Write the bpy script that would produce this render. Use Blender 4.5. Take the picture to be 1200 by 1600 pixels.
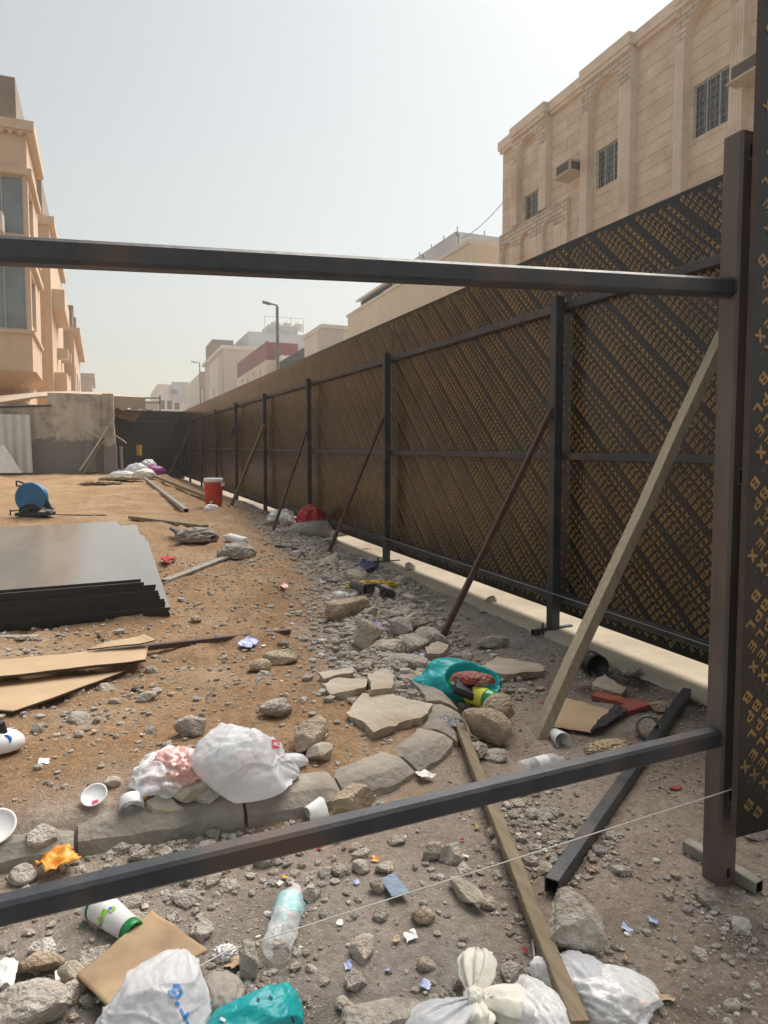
import bpy, bmesh, math, random
import numpy as np
from mathutils import Vector, Matrix, noise
from mathutils.bvhtree import BVHTree
for o in list(bpy.data.objects): bpy.data.objects.remove(o)
S = bpy.context.scene
COL = S.collection
R = math.radians
random.seed(7)
RNG = np.random.RandomState(11)

# ------------------------------------------------------------------ camera, sky, sun, exposure
FPX, PITCH, YAW, CAMH = 1110.0, 0.0653, 0.3766, 1.21
FW = np.array([math.sin(YAW)*math.cos(PITCH), math.cos(YAW)*math.cos(PITCH), -math.sin(PITCH)])
RT = np.array([math.cos(YAW), -math.sin(YAW), 0.0])
UP = np.cross(RT, FW)
cd = bpy.data.cameras.new('camera'); cam = bpy.data.objects.new('camera', cd); COL.objects.link(cam)
cd.sensor_fit = 'VERTICAL'; cd.sensor_height = 24.0; cd.lens = 24.0*FPX/1600.0
cd.clip_start = 0.05; cd.clip_end = 3000
cam.matrix_world = Matrix(((RT[0], UP[0], -FW[0], 0), (RT[1], UP[1], -FW[1], 0), (RT[2], UP[2], -FW[2], CAMH), (0, 0, 0, 1)))
S.camera = cam
S.render.resolution_x = 768; S.render.resolution_y = 1024

SUN_EL, SUN_AZ = R(53), R(54)            # azimuth measured from +Y towards +X
W = bpy.data.worlds.new("World"); S.world = W; W.use_nodes = True
nt = W.node_tree; nt.nodes.clear()
sky = nt.nodes.new('ShaderNodeTexSky'); sky.sky_type = 'NISHITA'; sky.sun_disc = False
sky.sun_elevation = SUN_EL; sky.sun_rotation = SUN_AZ
sky.air_density = 1.5; sky.dust_density = 1.8; sky.ozone_density = 1.0
hsv = nt.nodes.new('ShaderNodeHueSaturation'); hsv.inputs['Saturation'].default_value = 0.42
bg = nt.nodes.new('ShaderNodeBackground'); bg.inputs['Strength'].default_value = 0.052
wo = nt.nodes.new('ShaderNodeOutputWorld')
tint = nt.nodes.new('ShaderNodeMix'); tint.data_type = 'RGBA'; tint.blend_type = 'MULTIPLY'; tint.inputs[0].default_value = 1; tint.inputs[7].default_value = (.975, .985, .94, 1)   # dust in the air takes the blue out
nt.links.new(sky.outputs[0], hsv.inputs['Color']); nt.links.new(hsv.outputs[0], tint.inputs[6]); nt.links.new(tint.outputs[2], bg.inputs[0]); nt.links.new(bg.outputs[0], wo.inputs[0])
sl = bpy.data.lights.new('sun', 'SUN'); sl.energy = 2.5; sl.angle = R(55); sl.color = (1.0, 0.93, 0.85)
so = bpy.data.objects.new('sun', sl); COL.objects.link(so)
sd_ = Vector((math.sin(SUN_AZ)*math.cos(SUN_EL), math.cos(SUN_AZ)*math.cos(SUN_EL), math.sin(SUN_EL)))
so.rotation_euler = (-sd_).to_track_quat('-Z', 'Y').to_euler()
S.view_settings.view_transform = 'Standard'; S.view_settings.look = 'None'
S.view_settings.exposure = 1.29; S.view_settings.gamma = 1.0; S.view_settings.use_curve_mapping = False

# ------------------------------------------------------------------ ground shape
def _hash(ix, iy, s):
    h = (ix.astype(np.int64)*374761393 + iy.astype(np.int64)*668265263 + s*1442695041) & 0x7fffffff
    h = ((h ^ (h >> 13))*1274126177) & 0x7fffffff
    return ((h ^ (h >> 16)) & 0xffff)/65535.0
def vn(x, y, f=1.0, s=0):
    x = np.asarray(x, float)*f; y = np.asarray(y, float)*f
    ix = np.floor(x); iy = np.floor(y); u = x-ix; v = y-iy
    u = u*u*(3-2*u); v = v*v*(3-2*v)
    a = _hash(ix, iy, s); b = _hash(ix+1, iy, s); c = _hash(ix, iy+1, s); d = _hash(ix+1, iy+1, s)
    return (a*(1-u)+b*u)*(1-v)+(c*(1-u)+d*u)*v-0.5
def sm(x, a, b):
    t = np.clip((x-a)/(b-a), 0, 1); return t*t*(3-2*t)
def road_z(Y): return 0.0247*np.minimum(np.asarray(Y, float), 34.0)
def lot_sd(X, Y):
    X = np.asarray(X, float); Y = np.asarray(Y, float)
    xb = 1.51 + 0.75*sm(Y, 3.2, 6.5) + 0.45*sm(Y, 6.5, 13)
    Rr = 0.85
    a = np.maximum(Rr-(Y-2.20), 0); b = np.maximum(Rr-(xb-X), 0)
    return Rr-np.hypot(a, b)
_rd = np.random.RandomState(5)
DENTS = [(_rd.uniform(-1.6, 2.0), 2.7+_rd.rand()**1.3*6.5, _rd.uniform(0, 3.1), _rd.uniform(.018, .034), _rd.uniform(.06, .09)) for _ in range(70)]
DENTS = [d for d in DENTS if d[0] < 1.3+.12*(d[1]-2.7)]
DENT_A = np.array(DENTS).T
def dents(X, Y, d):                                   # footprints in the loose dirt
    dx, dy, da, dd, dr = d
    u = (X-dx)*np.cos(da)+(Y-dy)*np.sin(da); w = -(X-dx)*np.sin(da)+(Y-dy)*np.cos(da); q = (u/(2*dr))**2+(w/dr)**2
    return dd*(.45*np.exp(-((np.sqrt(q)-1.35)/.35)**2)-np.exp(-q*q))
def ground(X, Y, fine=True):
    X = np.asarray(X, float); Y = np.asarray(Y, float)
    r = road_z(Y); sd = lot_sd(X, Y)
    hl = 0.17+0.0185*np.minimum(Y, 26)-0.0
    far = sm(Y, 30, 45)
    r = r + (.036*(1-sm(X, .2, .75))+.022*np.clip(2.5*vn(X, Y, 3.7, 91)+.45, 0, 1))*sm(sd, .028, .075)*(1-sm(sd, .3, .8))*(Y < 3.6)
    z = r + (0.066*sm(sd, 0, .13) + (hl-.066)*sm(sd, .14, 1.5))*(1-far)
    near = np.exp(-(np.abs(sd)/.35)**2)*sm(Y, 3.0, 3.8)*(1-sm(Y, 14, 20))
    z = z + near*(0.05+0.10*vn(X, Y, 2.3, 5))
    lot = sm(sd, 0.15, .8)
    if fine:
        z = z + lot*(.07*vn(X, Y, .9, 1)+.05*vn(X, Y, 2.1, 2)+.035*vn(X, Y, 4.7, 3)+.022*vn(X, Y, 9, 8)) + .012*vn(X, Y, 1.7, 9)*(1-lot)
        if np.ndim(z) == 0:
            if float(lot) > 0: z = z + float(lot)*dents(float(X), float(Y), DENT_A).sum()
        else:
            for d in DENT_A.T: z = z + lot*dents(X, Y, d)
        z = z + .009*vn(X, Y, 13, 4) + .005*vn(X, Y, 31, 6)
    return z
def g1(x, y): return float(ground(x, y))
def ray(px, py): return FW+RT*(px-600)/FPX+UP*(800-py)/FPX
CAM = np.array([0, 0, CAMH])
def gp(px, py, dz=0.0):                     # where the sight line through a photo pixel meets the ground
    d = ray(px, py); t = 0.6
    while t < 120:
        p = CAM+d*t
        if p[2] < g1(p[0], p[1])+dz: break
        t *= 1.004
    return Vector(p)
def dep(P): return float((np.array(P)-CAM)@FW)
def pY(px, py, Y): d = ray(px, py); return Vector(CAM+d*(Y/d[1]))
def pX(px, py, X): d = ray(px, py); return Vector(CAM+d*(X/d[0]))
def pD(px, py, D): return Vector(CAM+ray(px, py)*D)

# ------------------------------------------------------------------ materials
MATS = {}
def nodes_of(name):
    m = bpy.data.materials.new(name); m.use_nodes = True
    n = m.node_tree; return m, n, n.nodes['Principled BSDF']
def lk(n, a, b): n.links.new(a, b)
def mat(name, c1, c2=None, rough=.7, scale=6.0, bump=.0, bscale=None, metal=0.0, spec=.5, detail=6, ramp=(.35, .65), c3=None, stretch=None, coat=0, trans=0.0, sub=0.0, roughvar=0.0):
    if name in MATS: return MATS[name]
    m, n, b = nodes_of(name)
    b.inputs['Roughness'].default_value = rough; b.inputs['Metallic'].default_value = metal
    b.inputs['Specular IOR Level'].default_value = spec
    tc = n.nodes.new('ShaderNodeTexCoord'); co = tc.outputs['Object']
    if stretch:
        mp = n.nodes.new('ShaderNodeMapping'); mp.inputs['Scale'].default_value = stretch
        lk(n, co, mp.inputs[0]); co = mp.outputs[0]
    c2 = c2 or tuple(v*.72 for v in c1)
    nz = n.nodes.new('ShaderNodeTexNoise'); nz.inputs['Scale'].default_value = scale; nz.inputs['Detail'].default_value = detail
    nz.inputs['Roughness'].default_value = .62
    lk(n, co, nz.inputs['Vector'])
    cr = n.nodes.new('ShaderNodeValToRGB'); cr.color_ramp.elements[0].position = ramp[0]; cr.color_ramp.elements[1].position = ramp[1]
    cr.color_ramp.elements[0].color = (*c2, 1); cr.color_ramp.elements[1].color = (*c1, 1)
    lk(n, nz.outputs['Fac'], cr.inputs[0]); out = cr.outputs[0]
    if c3:
        n3 = n.nodes.new('ShaderNodeTexNoise'); n3.inputs['Scale'].default_value = scale*.31; n3.inputs['Detail'].default_value = 5
        lk(n, co, n3.inputs['Vector'])
        r3 = n.nodes.new('ShaderNodeValToRGB'); r3.color_ramp.elements[0].position = .5; r3.color_ramp.elements[1].position = .66
        lk(n, n3.outputs['Fac'], r3.inputs[0])
        mx = n.nodes.new('ShaderNodeMix'); mx.data_type = 'RGBA'; mx.inputs[7].default_value = (*c3, 1)
        lk(n, r3.outputs[0], mx.inputs[0]); lk(n, out, mx.inputs[6]); out = mx.outputs[2]
    lk(n, out, b.inputs['Base Color'])
    if roughvar:
        mr = n.nodes.new('ShaderNodeMapRange'); mr.inputs['To Min'].default_value = rough-roughvar; mr.inputs['To Max'].default_value = rough+roughvar
        lk(n, nz.outputs['Fac'], mr.inputs[0]); lk(n, mr.outputs[0], b.inputs['Roughness'])
    if bump:
        nb = n.nodes.new('ShaderNodeTexNoise'); nb.inputs['Scale'].default_value = bscale or scale*3; nb.inputs['Detail'].default_value = 5
        lk(n, co, nb.inputs['Vector'])
        bp = n.nodes.new('ShaderNodeBump'); bp.inputs['Strength'].default_value = bump; bp.inputs['Distance'].default_value = .02
        lk(n, nb.outputs['Fac'], bp.inputs['Height']); lk(n, bp.outputs[0], b.inputs['Normal'])
    if coat: b.inputs['Coat Weight'].default_value = coat
    if sub:
        b.inputs['Subsurface Weight'].default_value = sub; b.inputs['Subsurface Radius'].default_value = (.03, .025, .02)
    if trans:                                   # thin film plastic: part of the light goes straight through
        ms = n.nodes.new('ShaderNodeMixShader'); tr = n.nodes.new('ShaderNodeBsdfTransparent')
        ms.inputs[0].default_value = trans
        lk(n, b.outputs[0], ms.inputs[1]); lk(n, tr.outputs[0], ms.inputs[2])
        lk(n, ms.outputs[0], n.nodes['Material Output'].inputs[0])
    MATS[name] = m
    return m

def ground_mat():
    m, n, b = nodes_of('soil'); N = n.nodes.new
    at = N('ShaderNodeAttribute'); at.attribute_name = 'zone'
    sep = N('ShaderNodeSeparateColor'); lk(n, at.outputs['Color'], sep.inputs[0])
    geo = N('ShaderNodeNewGeometry'); co = geo.outputs['Position']
    def noise_(s, d=8, r=.65):
        z = N('ShaderNodeTexNoise'); z.inputs['Scale'].default_value = s; z.inputs['Detail'].default_value = d; z.inputs['Roughness'].default_value = r
        lk(n, co, z.inputs['Vector']); return z.outputs['Fac']
    def ramp(f, stops):
        c = N('ShaderNodeValToRGB'); e = c.color_ramp.elements
        while len(e) < len(stops): e.new(.5)
        for i, (p, col) in enumerate(stops): e[i].position = p; e[i].color = (*col, 1)
        lk(n, f, c.inputs[0]); return c.outputs[0]
    def mix(f, a, c, t='MIX'):
        x = N('ShaderNodeMix'); x.data_type = 'RGBA'; x.blend_type = t
        if isinstance(f, float): x.inputs[0].default_value = f
        else: lk(n, f, x.inputs[0])
        for i, v in ((6, a), (7, c)):
            if isinstance(v, tuple): x.inputs[i].default_value = (*v, 1)
            else: lk(n, v, x.inputs[i])
        return x.outputs[2]
    sand = ramp(noise_(1.6), [(.30, (.31, .19, .10)), (.46, (.44, .27, .145)), (.58, (.49, .325, .19)), (.72, (.58, .445, .32))])
    sandf = ramp(noise_(26, 9, .8), [(.34, (.40, .37, .34)), (.56, (1, 1, 1))])
    sand = mix(.75, sand, sandf, 'MULTIPLY')
    road = ramp(noise_(2.2), [(.30, (.35, .265, .21)), (.5, (.48, .385, .31)), (.72, (.60, .50, .42))])
    roadf = ramp(noise_(40, 9, .82), [(.34, (.42, .40, .38)), (.56, (1, 1, 1))])
    road = mix(.8, road, roadf, 'MULTIPLY')
    grey = ramp(noise_(4.5), [(.3, (.33, .29, .25)), (.7, (.52, .47, .42))])
    damp = ramp(noise_(1.1, 4), [(.56, (0, 0, 0)), (.7, (1, 1, 1))])
    road = mix(damp, road, (.34, .275, .22))
    col = mix(sep.outputs[0], road, sand)
    col = mix(sep.outputs[1], col, mix(.8, grey, sandf, 'MULTIPLY'))
    col = mix(sep.outputs[2], col, (.07, .05, .04))
    grit = ramp(noise_(120, 3, .5), [(.62, (0, 0, 0)), (.70, (1, 1, 1))])
    col = mix(grit, col, (.66, .61, .54))
    lk(n, col, b.inputs['Base Color']); b.inputs['Roughness'].default_value = .95; b.inputs['Specular IOR Level'].default_value = .15
    a1 = N('ShaderNodeMath'); a1.operation = 'ADD'
    lk(n, noise_(70, 6, .75), a1.inputs[0]); lk(n, noise_(16, 7, .7), a1.inputs[1])
    bp = N('ShaderNodeBump'); bp.inputs['Strength'].default_value = .85; bp.inputs['Distance'].default_value = .028
    lk(n, a1.outputs[0], bp.inputs['Height']); lk(n, bp.outputs[0], b.inputs['Normal'])
    return m

def stone_mat(name, tones, size=14):       # per-stone tone from a 'tone' attribute or the object's random value
    m, n, b = nodes_of(name); N = n.nodes.new
    at = N('ShaderNodeAttribute'); at.attribute_name = 'tone'
    oi = N('ShaderNodeObjectInfo')
    ad = N('ShaderNodeMath'); ad.operation = 'ADD'; lk(n, at.outputs['Fac'], ad.inputs[0]); lk(n, oi.outputs['Random'], ad.inputs[1])
    fr = N('ShaderNodeMath'); fr.operation = 'FRACT'; lk(n, ad.outputs[0], fr.inputs[0])
    c = N('ShaderNodeValToRGB'); e = c.color_ramp.elements
    while len(e) < len(tones): e.new(.5)
    for i, t in enumerate(tones): e[i].position = i/(len(tones)-1); e[i].color = (*t, 1)
    lk(n, fr.outputs[0], c.inputs[0])
    geo = N('ShaderNodeNewGeometry')
    nz = N('ShaderNodeTexNoise'); nz.inputs['Scale'].default_value = size; nz.inputs['Detail'].default_value = 8; nz.inputs['Roughness'].default_value = .7
    lk(n, geo.outputs['Position'], nz.inputs['Vector'])
    r2 = N('ShaderNodeValToRGB'); r2.color_ramp.elements[0].position = .32; r2.color_ramp.elements[0].color = (.40, .35, .30, 1); r2.color_ramp.elements[1].position = .60
    lk(n, nz.outputs['Fac'], r2.inputs[0])
    mx = N('ShaderNodeMix'); mx.data_type = 'RGBA'; mx.blend_type = 'MULTIPLY'; mx.inputs[0].default_value = .85
    lk(n, c.outputs[0], mx.inputs[6]); lk(n, r2.outputs[0], mx.inputs[7]); lk(n, mx.outputs[2], b.inputs['Base Color'])
    b.inputs['Roughness'].default_value = .95; b.inputs['Specular IOR Level'].default_value = .2
    nb = N('ShaderNodeTexNoise'); nb.inputs['Scale'].default_value = size*5; nb.inputs['Detail'].default_value = 6
    lk(n, geo.outputs['Position'], nb.inputs['Vector'])
    bp = N('ShaderNodeBump'); bp.inputs['Strength'].default_value = .9; bp.inputs['Distance'].default_value = .022
    lk(n, nb.outputs['Fac'], bp.inputs['Height']); lk(n, bp.outputs[0], b.inputs['Normal'])
    return m

def masonry_mat(name, c1, c2, cm, bw, bh, mortar, axis='yz', bump=.5, off=.5):
    m, n, b = nodes_of(name); N = n.nodes.new
    geo = N('ShaderNodeNewGeometry'); sp = N('ShaderNodeSeparateXYZ'); lk(n, geo.outputs['Position'], sp.inputs[0])
    ad = N('ShaderNodeMath'); ad.operation = 'ADD'; lk(n, sp.outputs[0], ad.inputs[0]); lk(n, sp.outputs[1], ad.inputs[1])
    cb = N('ShaderNodeCombineXYZ'); lk(n, ad.outputs[0], cb.inputs[0]); lk(n, sp.outputs[2], cb.inputs[1])
    br = N('ShaderNodeTexBrick'); br.inputs['Scale'].default_value = 1; br.inputs['Brick Width'].default_value = bw; br.inputs['Row Height'].default_value = bh
    br.inputs['Mortar Size'].default_value = mortar; br.inputs['Mortar Smooth'].default_value = .3; br.offset = off
    br.inputs['Color1'].default_value = (*c1, 1); br.inputs['Color2'].default_value = (*c2, 1); br.inputs['Mortar'].default_value = (*cm, 1)
    lk(n, cb.outputs[0], br.inputs['Vector'])
    nz = N('ShaderNodeTexNoise'); nz.inputs['Scale'].default_value = 1.3; nz.inputs['Detail'].default_value = 8; nz.inputs['Roughness'].default_value = .65; lk(n, geo.outputs['Position'], nz.inputs['Vector'])
    r2 = N('ShaderNodeValToRGB'); r2.color_ramp.elements[0].position = .3; r2.color_ramp.elements[0].color = (.74, .70, .66, 1); r2.color_ramp.elements[1].position = .65
    lk(n, nz.outputs['Fac'], r2.inputs[0])
    mx = N('ShaderNodeMix'); mx.data_type = 'RGBA'; mx.blend_type = 'MULTIPLY'; mx.inputs[0].default_value = 1
    lk(n, br.outputs['Color'], mx.inputs[6]); lk(n, r2.outputs[0], mx.inputs[7]); lk(n, mx.outputs[2], b.inputs['Base Color'])
    b.inputs['Roughness'].default_value = .8; b.inputs['Specular IOR Level'].default_value = .3
    bp = N('ShaderNodeBump'); bp.invert = True; bp.inputs['Strength'].default_value = bump; bp.inputs['Distance'].default_value = .02
    lk(n, br.outputs['Fac'], bp.inputs['Height']); lk(n, bp.outputs[0], b.inputs['Normal'])
    return m

def stained_wall_mat():
    m, n, b = nodes_of('stained_concrete'); N = n.nodes.new
    geo = N('ShaderNodeNewGeometry'); mp = N('ShaderNodeMapping'); mp.inputs['Scale'].default_value = (1.6, 1.6, .25); lk(n, geo.outputs['Position'], mp.inputs[0])
    def nz(s, v, d=7):
        z = N('ShaderNodeTexNoise'); z.inputs['Scale'].default_value = s; z.inputs['Detail'].default_value = d; z.inputs['Roughness'].default_value = .65; lk(n, v, z.inputs['Vector']); return z.outputs['Fac']
    def ramp(f, st):
        c = N('ShaderNodeValToRGB'); e = c.color_ramp.elements
        while len(e) < len(st): e.new(.5)
        for i, (p, k) in enumerate(st): e[i].position = p; e[i].color = (*k, 1)
        lk(n, f, c.inputs[0]); return c.outputs[0]
    a = ramp(nz(1.5, mp.outputs[0]), [(.3, (.33, .285, .235)), (.5, (.52, .465, .39)), (.7, (.64, .57, .475))])
    bq = ramp(nz(1.1, geo.outputs['Position']), [(.38, (.5, .48, .47)), (.5, (1, 1, 1))])
    mx = N('ShaderNodeMix'); mx.data_type = 'RGBA'; mx.blend_type = 'MULTIPLY'; mx.inputs[0].default_value = .9
    lk(n, a, mx.inputs[6]); lk(n, bq, mx.inputs[7])
    # cement patch with a ragged upper edge along the foot of the wall
    sp = N('ShaderNodeSeparateXYZ'); lk(n, geo.outputs['Position'], sp.inputs[0])
    ad = N('ShaderNodeMath'); ad.operation = 'MULTIPLY_ADD'; ad.inputs[1].default_value = -1.6; lk(n, nz(1.2, geo.outputs['Position'], 4), ad.inputs[0]); lk(n, sp.outputs[2], ad.inputs[2])
    pt = ramp(ad.outputs[0], [(.95, (1, 1, 1)), (1.0, (0, 0, 0))])
    mr = N('ShaderNodeMapRange'); mr.inputs['From Min'].default_value = 1.02; mr.inputs['From Max'].default_value = 1.12; mr.inputs['To Min'].default_value = 1; mr.inputs['To Max'].default_value = 0
    lk(n, ad.outputs[0], mr.inputs[0])
    m2 = N('ShaderNodeMix'); m2.data_type = 'RGBA'; m2.inputs[7].default_value = (.235, .22, .205, 1); lk(n, mr.outputs[0], m2.inputs[0]); lk(n, mx.outputs[2], m2.inputs[6])
    lk(n, m2.outputs[2], b.inputs['Base Color']); b.inputs['Roughness'].default_value = .92
    bp = N('ShaderNodeBump'); bp.inputs['Strength'].default_value = .5; bp.inputs['Distance'].default_value = .03
    lk(n, nz(9, geo.outputs['Position']), bp.inputs['Height']); lk(n, bp.outputs[0], b.inputs['Normal'])
    return m

def clear_mat(name, tint=(1, 1, 1), haze=.25, alpha=.35):
    m, n, b = nodes_of(name); N = n.nodes.new
    b.inputs['Base Color'].default_value = (*tint, 1); b.inputs['Roughness'].default_value = .18; b.inputs['Specular IOR Level'].default_value = .8
    tr = N('ShaderNodeBsdfTransparent'); tr.inputs[0].default_value = (*[min(1, v*.3+.68) if tint == (1, 1, 1) else v for v in tint], 1)
    lw = N('ShaderNodeLayerWeight'); lw.inputs[0].default_value = .35
    geo = N('ShaderNodeNewGeometry'); nz = N('ShaderNodeTexNoise'); nz.inputs['Scale'].default_value = 45; lk(n, geo.outputs['Position'], nz.inputs['Vector'])
    mr = N('ShaderNodeMapRange'); mr.inputs['To Min'].default_value = alpha-.2; mr.inputs['To Max'].default_value = alpha+.25; lk(n, nz.outputs['Fac'], mr.inputs[0])
    mx = N('ShaderNodeMath'); mx.operation = 'ADD'; mx.use_clamp = True; lk(n, mr.outputs[0], mx.inputs[0])
    hf = N('ShaderNodeMath'); hf.operation = 'MULTIPLY'; hf.inputs[1].default_value = .6; lk(n, lw.outputs['Facing'], hf.inputs[0]); lk(n, hf.outputs[0], mx.inputs[1])
    ms = N('ShaderNodeMixShader'); lk(n, mx.outputs[0], ms.inputs[0]); lk(n, tr.outputs[0], ms.inputs[1]); lk(n, b.outputs[0], ms.inputs[2])
    bp = N('ShaderNodeBump'); bp.inputs['Strength'].default_value = .5; bp.inputs['Distance'].default_value = .01; lk(n, nz.outputs['Fac'], bp.inputs['Height']); lk(n, bp.outputs[0], b.inputs['Normal'])
    lk(n, ms.outputs[0], n.nodes['Material Output'].inputs[0])
    return m

M_soil = ground_mat()
M_stone = stone_mat('concrete_rubble', [(.48, .44, .39), (.60, .55, .48), (.45, .41, .37), (.62, .55, .46), (.52, .475, .42), (.54, .465, .375)])
M_sandstone = stone_mat('sandy_stone', [(.52, .42, .31), (.56, .46, .35), (.47, .37, .275)])
M_gravel = stone_mat('gravel_stone', [(.52, .47, .42), (.64, .59, .52), (.42, .38, .34), (.56, .46, .36), (.70, .65, .58), (.54, .49, .44), (.60, .56, .51), (.84, .81, .76)], 30)
M_film = mat('phenolic_film', (.022, .020, .019), (.014, .013, .0125), rough=.25, scale=2.2, bump=.03, bscale=14, spec=.38, roughvar=.08, c3=(.026, .025, .025))
M_gold = mat('gold_print', (.32, .18, .05), (.13, .085, .04), rough=.3, scale=4, spec=.45, ramp=(.3, .6))
M_dim = mat('dim_print', (.09, .075, .06), rough=.3, scale=3)
M_filmedge = mat('film_edge', (.085, .055, .045), (.05, .035, .03), rough=.6, scale=20)
M_steel = mat('dark_steel', (.046, .052, .062), (.026, .030, .036), rough=.44, scale=14, bump=.07, bscale=70, spec=.5, roughvar=.14, c3=(.095, .062, .048))
M_rust = mat('brown_steel', (.155, .125, .112), (.09, .07, .064), rough=.5, scale=5, bump=.06, bscale=70, stretch=(2, 2, .35), c3=(.12, .052, .036), roughvar=.1)
M_rustrod = mat('rusty_rod', (.12, .058, .042), (.06, .035, .03), rough=.6, scale=12, bump=.08)
M_galv = mat('galvanised_steel', (.34, .32, .27), (.22, .205, .175), rough=.5, scale=14, metal=.35)
M_dark = mat('hollow_dark', (.006, .006, .006), rough=.9)
M_plank = mat('pale_plank', (.43, .36, .26), (.31, .255, .18), rough=.75, scale=8, bump=.15, stretch=(8, 8, .5))
M_timber = mat('weathered_timber', (.27, .205, .125), (.165, .125, .078), rough=.8, scale=6, bump=.3, bscale=22, stretch=(6, .5, 6))
M_kerb = mat('kerb_concrete', (.37, .325, .27), (.23, .205, .175), rough=.9, scale=7, bump=.5, bscale=40, c3=(.40, .29, .19))
M_pave = mat('pale_concrete', (.50, .425, .315), (.39, .325, .24), rough=.9, scale=3, bump=.15, bscale=50, c3=(.34, .265, .19))
M_slab = mat('tan_concrete', (.52, .45, .355), (.37, .32, .26), rough=.92, scale=7, bump=.4, bscale=45, c3=(.33, .255, .18))
M_card = mat('tan_board', (.50, .36, .22), (.43, .30, .18), rough=.8, scale=5, bump=.06)
M_cardwet = mat('damp_cardboard', (.40, .28, .165), (.26, .175, .10), rough=.85, scale=5, bump=.1, c3=(.45, .345, .21))
M_cardedge = mat('board_edge', (.05, .035, .025), rough=.8)
def bag_mat(name, c, alpha, transl, bump=.32):
    m, n, b = nodes_of(name); N = n.nodes.new
    b.inputs['Base Color'].default_value = (*c, 1); b.inputs['Roughness'].default_value = .33; b.inputs['Specular IOR Level'].default_value = .5
    geo = N('ShaderNodeNewGeometry'); vo = N('ShaderNodeTexVoronoi'); vo.feature = 'DISTANCE_TO_EDGE'; vo.inputs['Scale'].default_value = 8
    nz = N('ShaderNodeTexNoise'); nz.inputs['Scale'].default_value = 9; nz.inputs['Detail'].default_value = 4; lk(n, geo.outputs['Position'], nz.inputs['Vector'])
    mx = N('ShaderNodeMix'); mx.data_type = 'VECTOR'; mx.inputs[0].default_value = .13; lk(n, geo.outputs['Position'], mx.inputs[4]); lk(n, nz.outputs['Color'], mx.inputs[5]); lk(n, mx.outputs[1], vo.inputs['Vector'])
    mr = N('ShaderNodeMapRange'); mr.inputs['From Max'].default_value = .22; lk(n, vo.outputs['Distance'], mr.inputs[0])
    ad = N('ShaderNodeMath'); ad.operation = 'MULTIPLY_ADD'; ad.inputs[1].default_value = 1.3; lk(n, nz.outputs['Fac'], ad.inputs[0]); lk(n, mr.outputs[0], ad.inputs[2])
    bp = N('ShaderNodeBump'); bp.inputs['Strength'].default_value = bump; bp.inputs['Distance'].default_value = .012; lk(n, ad.outputs[0], bp.inputs['Height']); lk(n, bp.outputs[0], b.inputs['Normal'])
    tl = N('ShaderNodeBsdfTranslucent'); tl.inputs[0].default_value = (*c, 1); lk(n, bp.outputs[0], tl.inputs['Normal'])
    m1 = N('ShaderNodeMixShader'); m1.inputs[0].default_value = transl; lk(n, b.outputs[0], m1.inputs[1]); lk(n, tl.outputs[0], m1.inputs[2])
    tr = N('ShaderNodeBsdfTransparent'); m2 = N('ShaderNodeMixShader'); m2.inputs[0].default_value = alpha; lk(n, m1.outputs[0], m2.inputs[1]); lk(n, tr.outputs[0], m2.inputs[2])
    lk(n, m2.outputs[0], n.nodes['Material Output'].inputs[0]); return m
M_bag = bag_mat('white_bag_film', (.80, .81, .84), .20, .30)
M_greenfill = mat('pale_green_filling', (.30, .62, .48), rough=.6); M_pinkfill = mat('pink_filling', (.72, .30, .27), rough=.6)
M_bag2 = mat('cream_bag_film', (.78, .75, .66), (.70, .66, .55), rough=.45, scale=7, bump=.2, bscale=22)
M_teal = bag_mat('turquoise_bag_film', (.02, .50, .53), .10, .30)
M_redletter = mat('red_bag_print', (.72, .10, .14), rough=.5)
M_orangeletter = mat('orange_bag_print', (.85, .25, .06), rough=.5)
M_blueletter = mat('blue_bag_print', (.03, .22, .62), rough=.5)
M_greyletter = mat('grey_bag_print', (.35, .35, .38), rough=.5)
M_white = mat('white_plastic', (.78, .78, .78), (.70, .70, .71), rough=.45, scale=10)
M_foam = mat('white_paper_cup', (.80, .79, .77), (.70, .69, .67), rough=.6, scale=10, bump=.1)
M_green = mat('dark_green_plastic', (.008, .19, .05), (.006, .14, .035), rough=.35)
M_lime = mat('lime_print', (.30, .62, .05), rough=.5)
M_blue = mat('blue_print', (.05, .20, .65), rough=.5)
M_clear = clear_mat('clear_plastic', (1, 1, 1), alpha=.12)
M_film_c = clear_mat('clear_film', (1, 1, 1), alpha=.40)
M_pinkfilm = clear_mat('pinkish_film', (.80, .45, .40), alpha=.8)
M_greenbottle = clear_mat('green_bottle_plastic', (.03, .42, .10), alpha=.55)
M_label = mat('turquoise_label', (.12, .55, .60), (.55, .72, .72), rough=.4, scale=30, trans=.25)
M_yellow = mat('yellow_plastic', (.75, .62, .04), (.60, .68, .05), rough=.4, scale=25)
M_black = mat('black_plastic', (.018, .018, .02), (.012, .012, .013), rough=.4, scale=10, bump=.1)
M_blackcloth = mat('dark_cloth', (.05, .048, .05), (.03, .03, .033), rough=.85, scale=10, bump=.2)
M_meat = mat('red_food_scraps', (.42, .10, .075), (.22, .05, .04), rough=.5, scale=30, bump=.4, c3=(.50, .32, .25))
M_redbrick = mat('red_plastic_tile', (.36, .085, .055), (.26, .06, .04), rough=.7, scale=9, bump=.15)
M_cooler = mat('red_cooler_plastic', (.62, .050, .022), (.50, .04, .02), rough=.38, scale=4, bump=.03)
M_redbag = mat('red_bag_film', (.50, .025, .025), (.30, .018, .02), rough=.4, scale=10, bump=.3)
M_sack = mat('grey_sack', (.36, .32, .28), (.27, .24, .21), rough=.9, scale=6, bump=.3)
M_redcloth = mat('red_cloth', (.45, .02, .025), (.30, .015, .02), rough=.8, scale=14, bump=.2)
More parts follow.
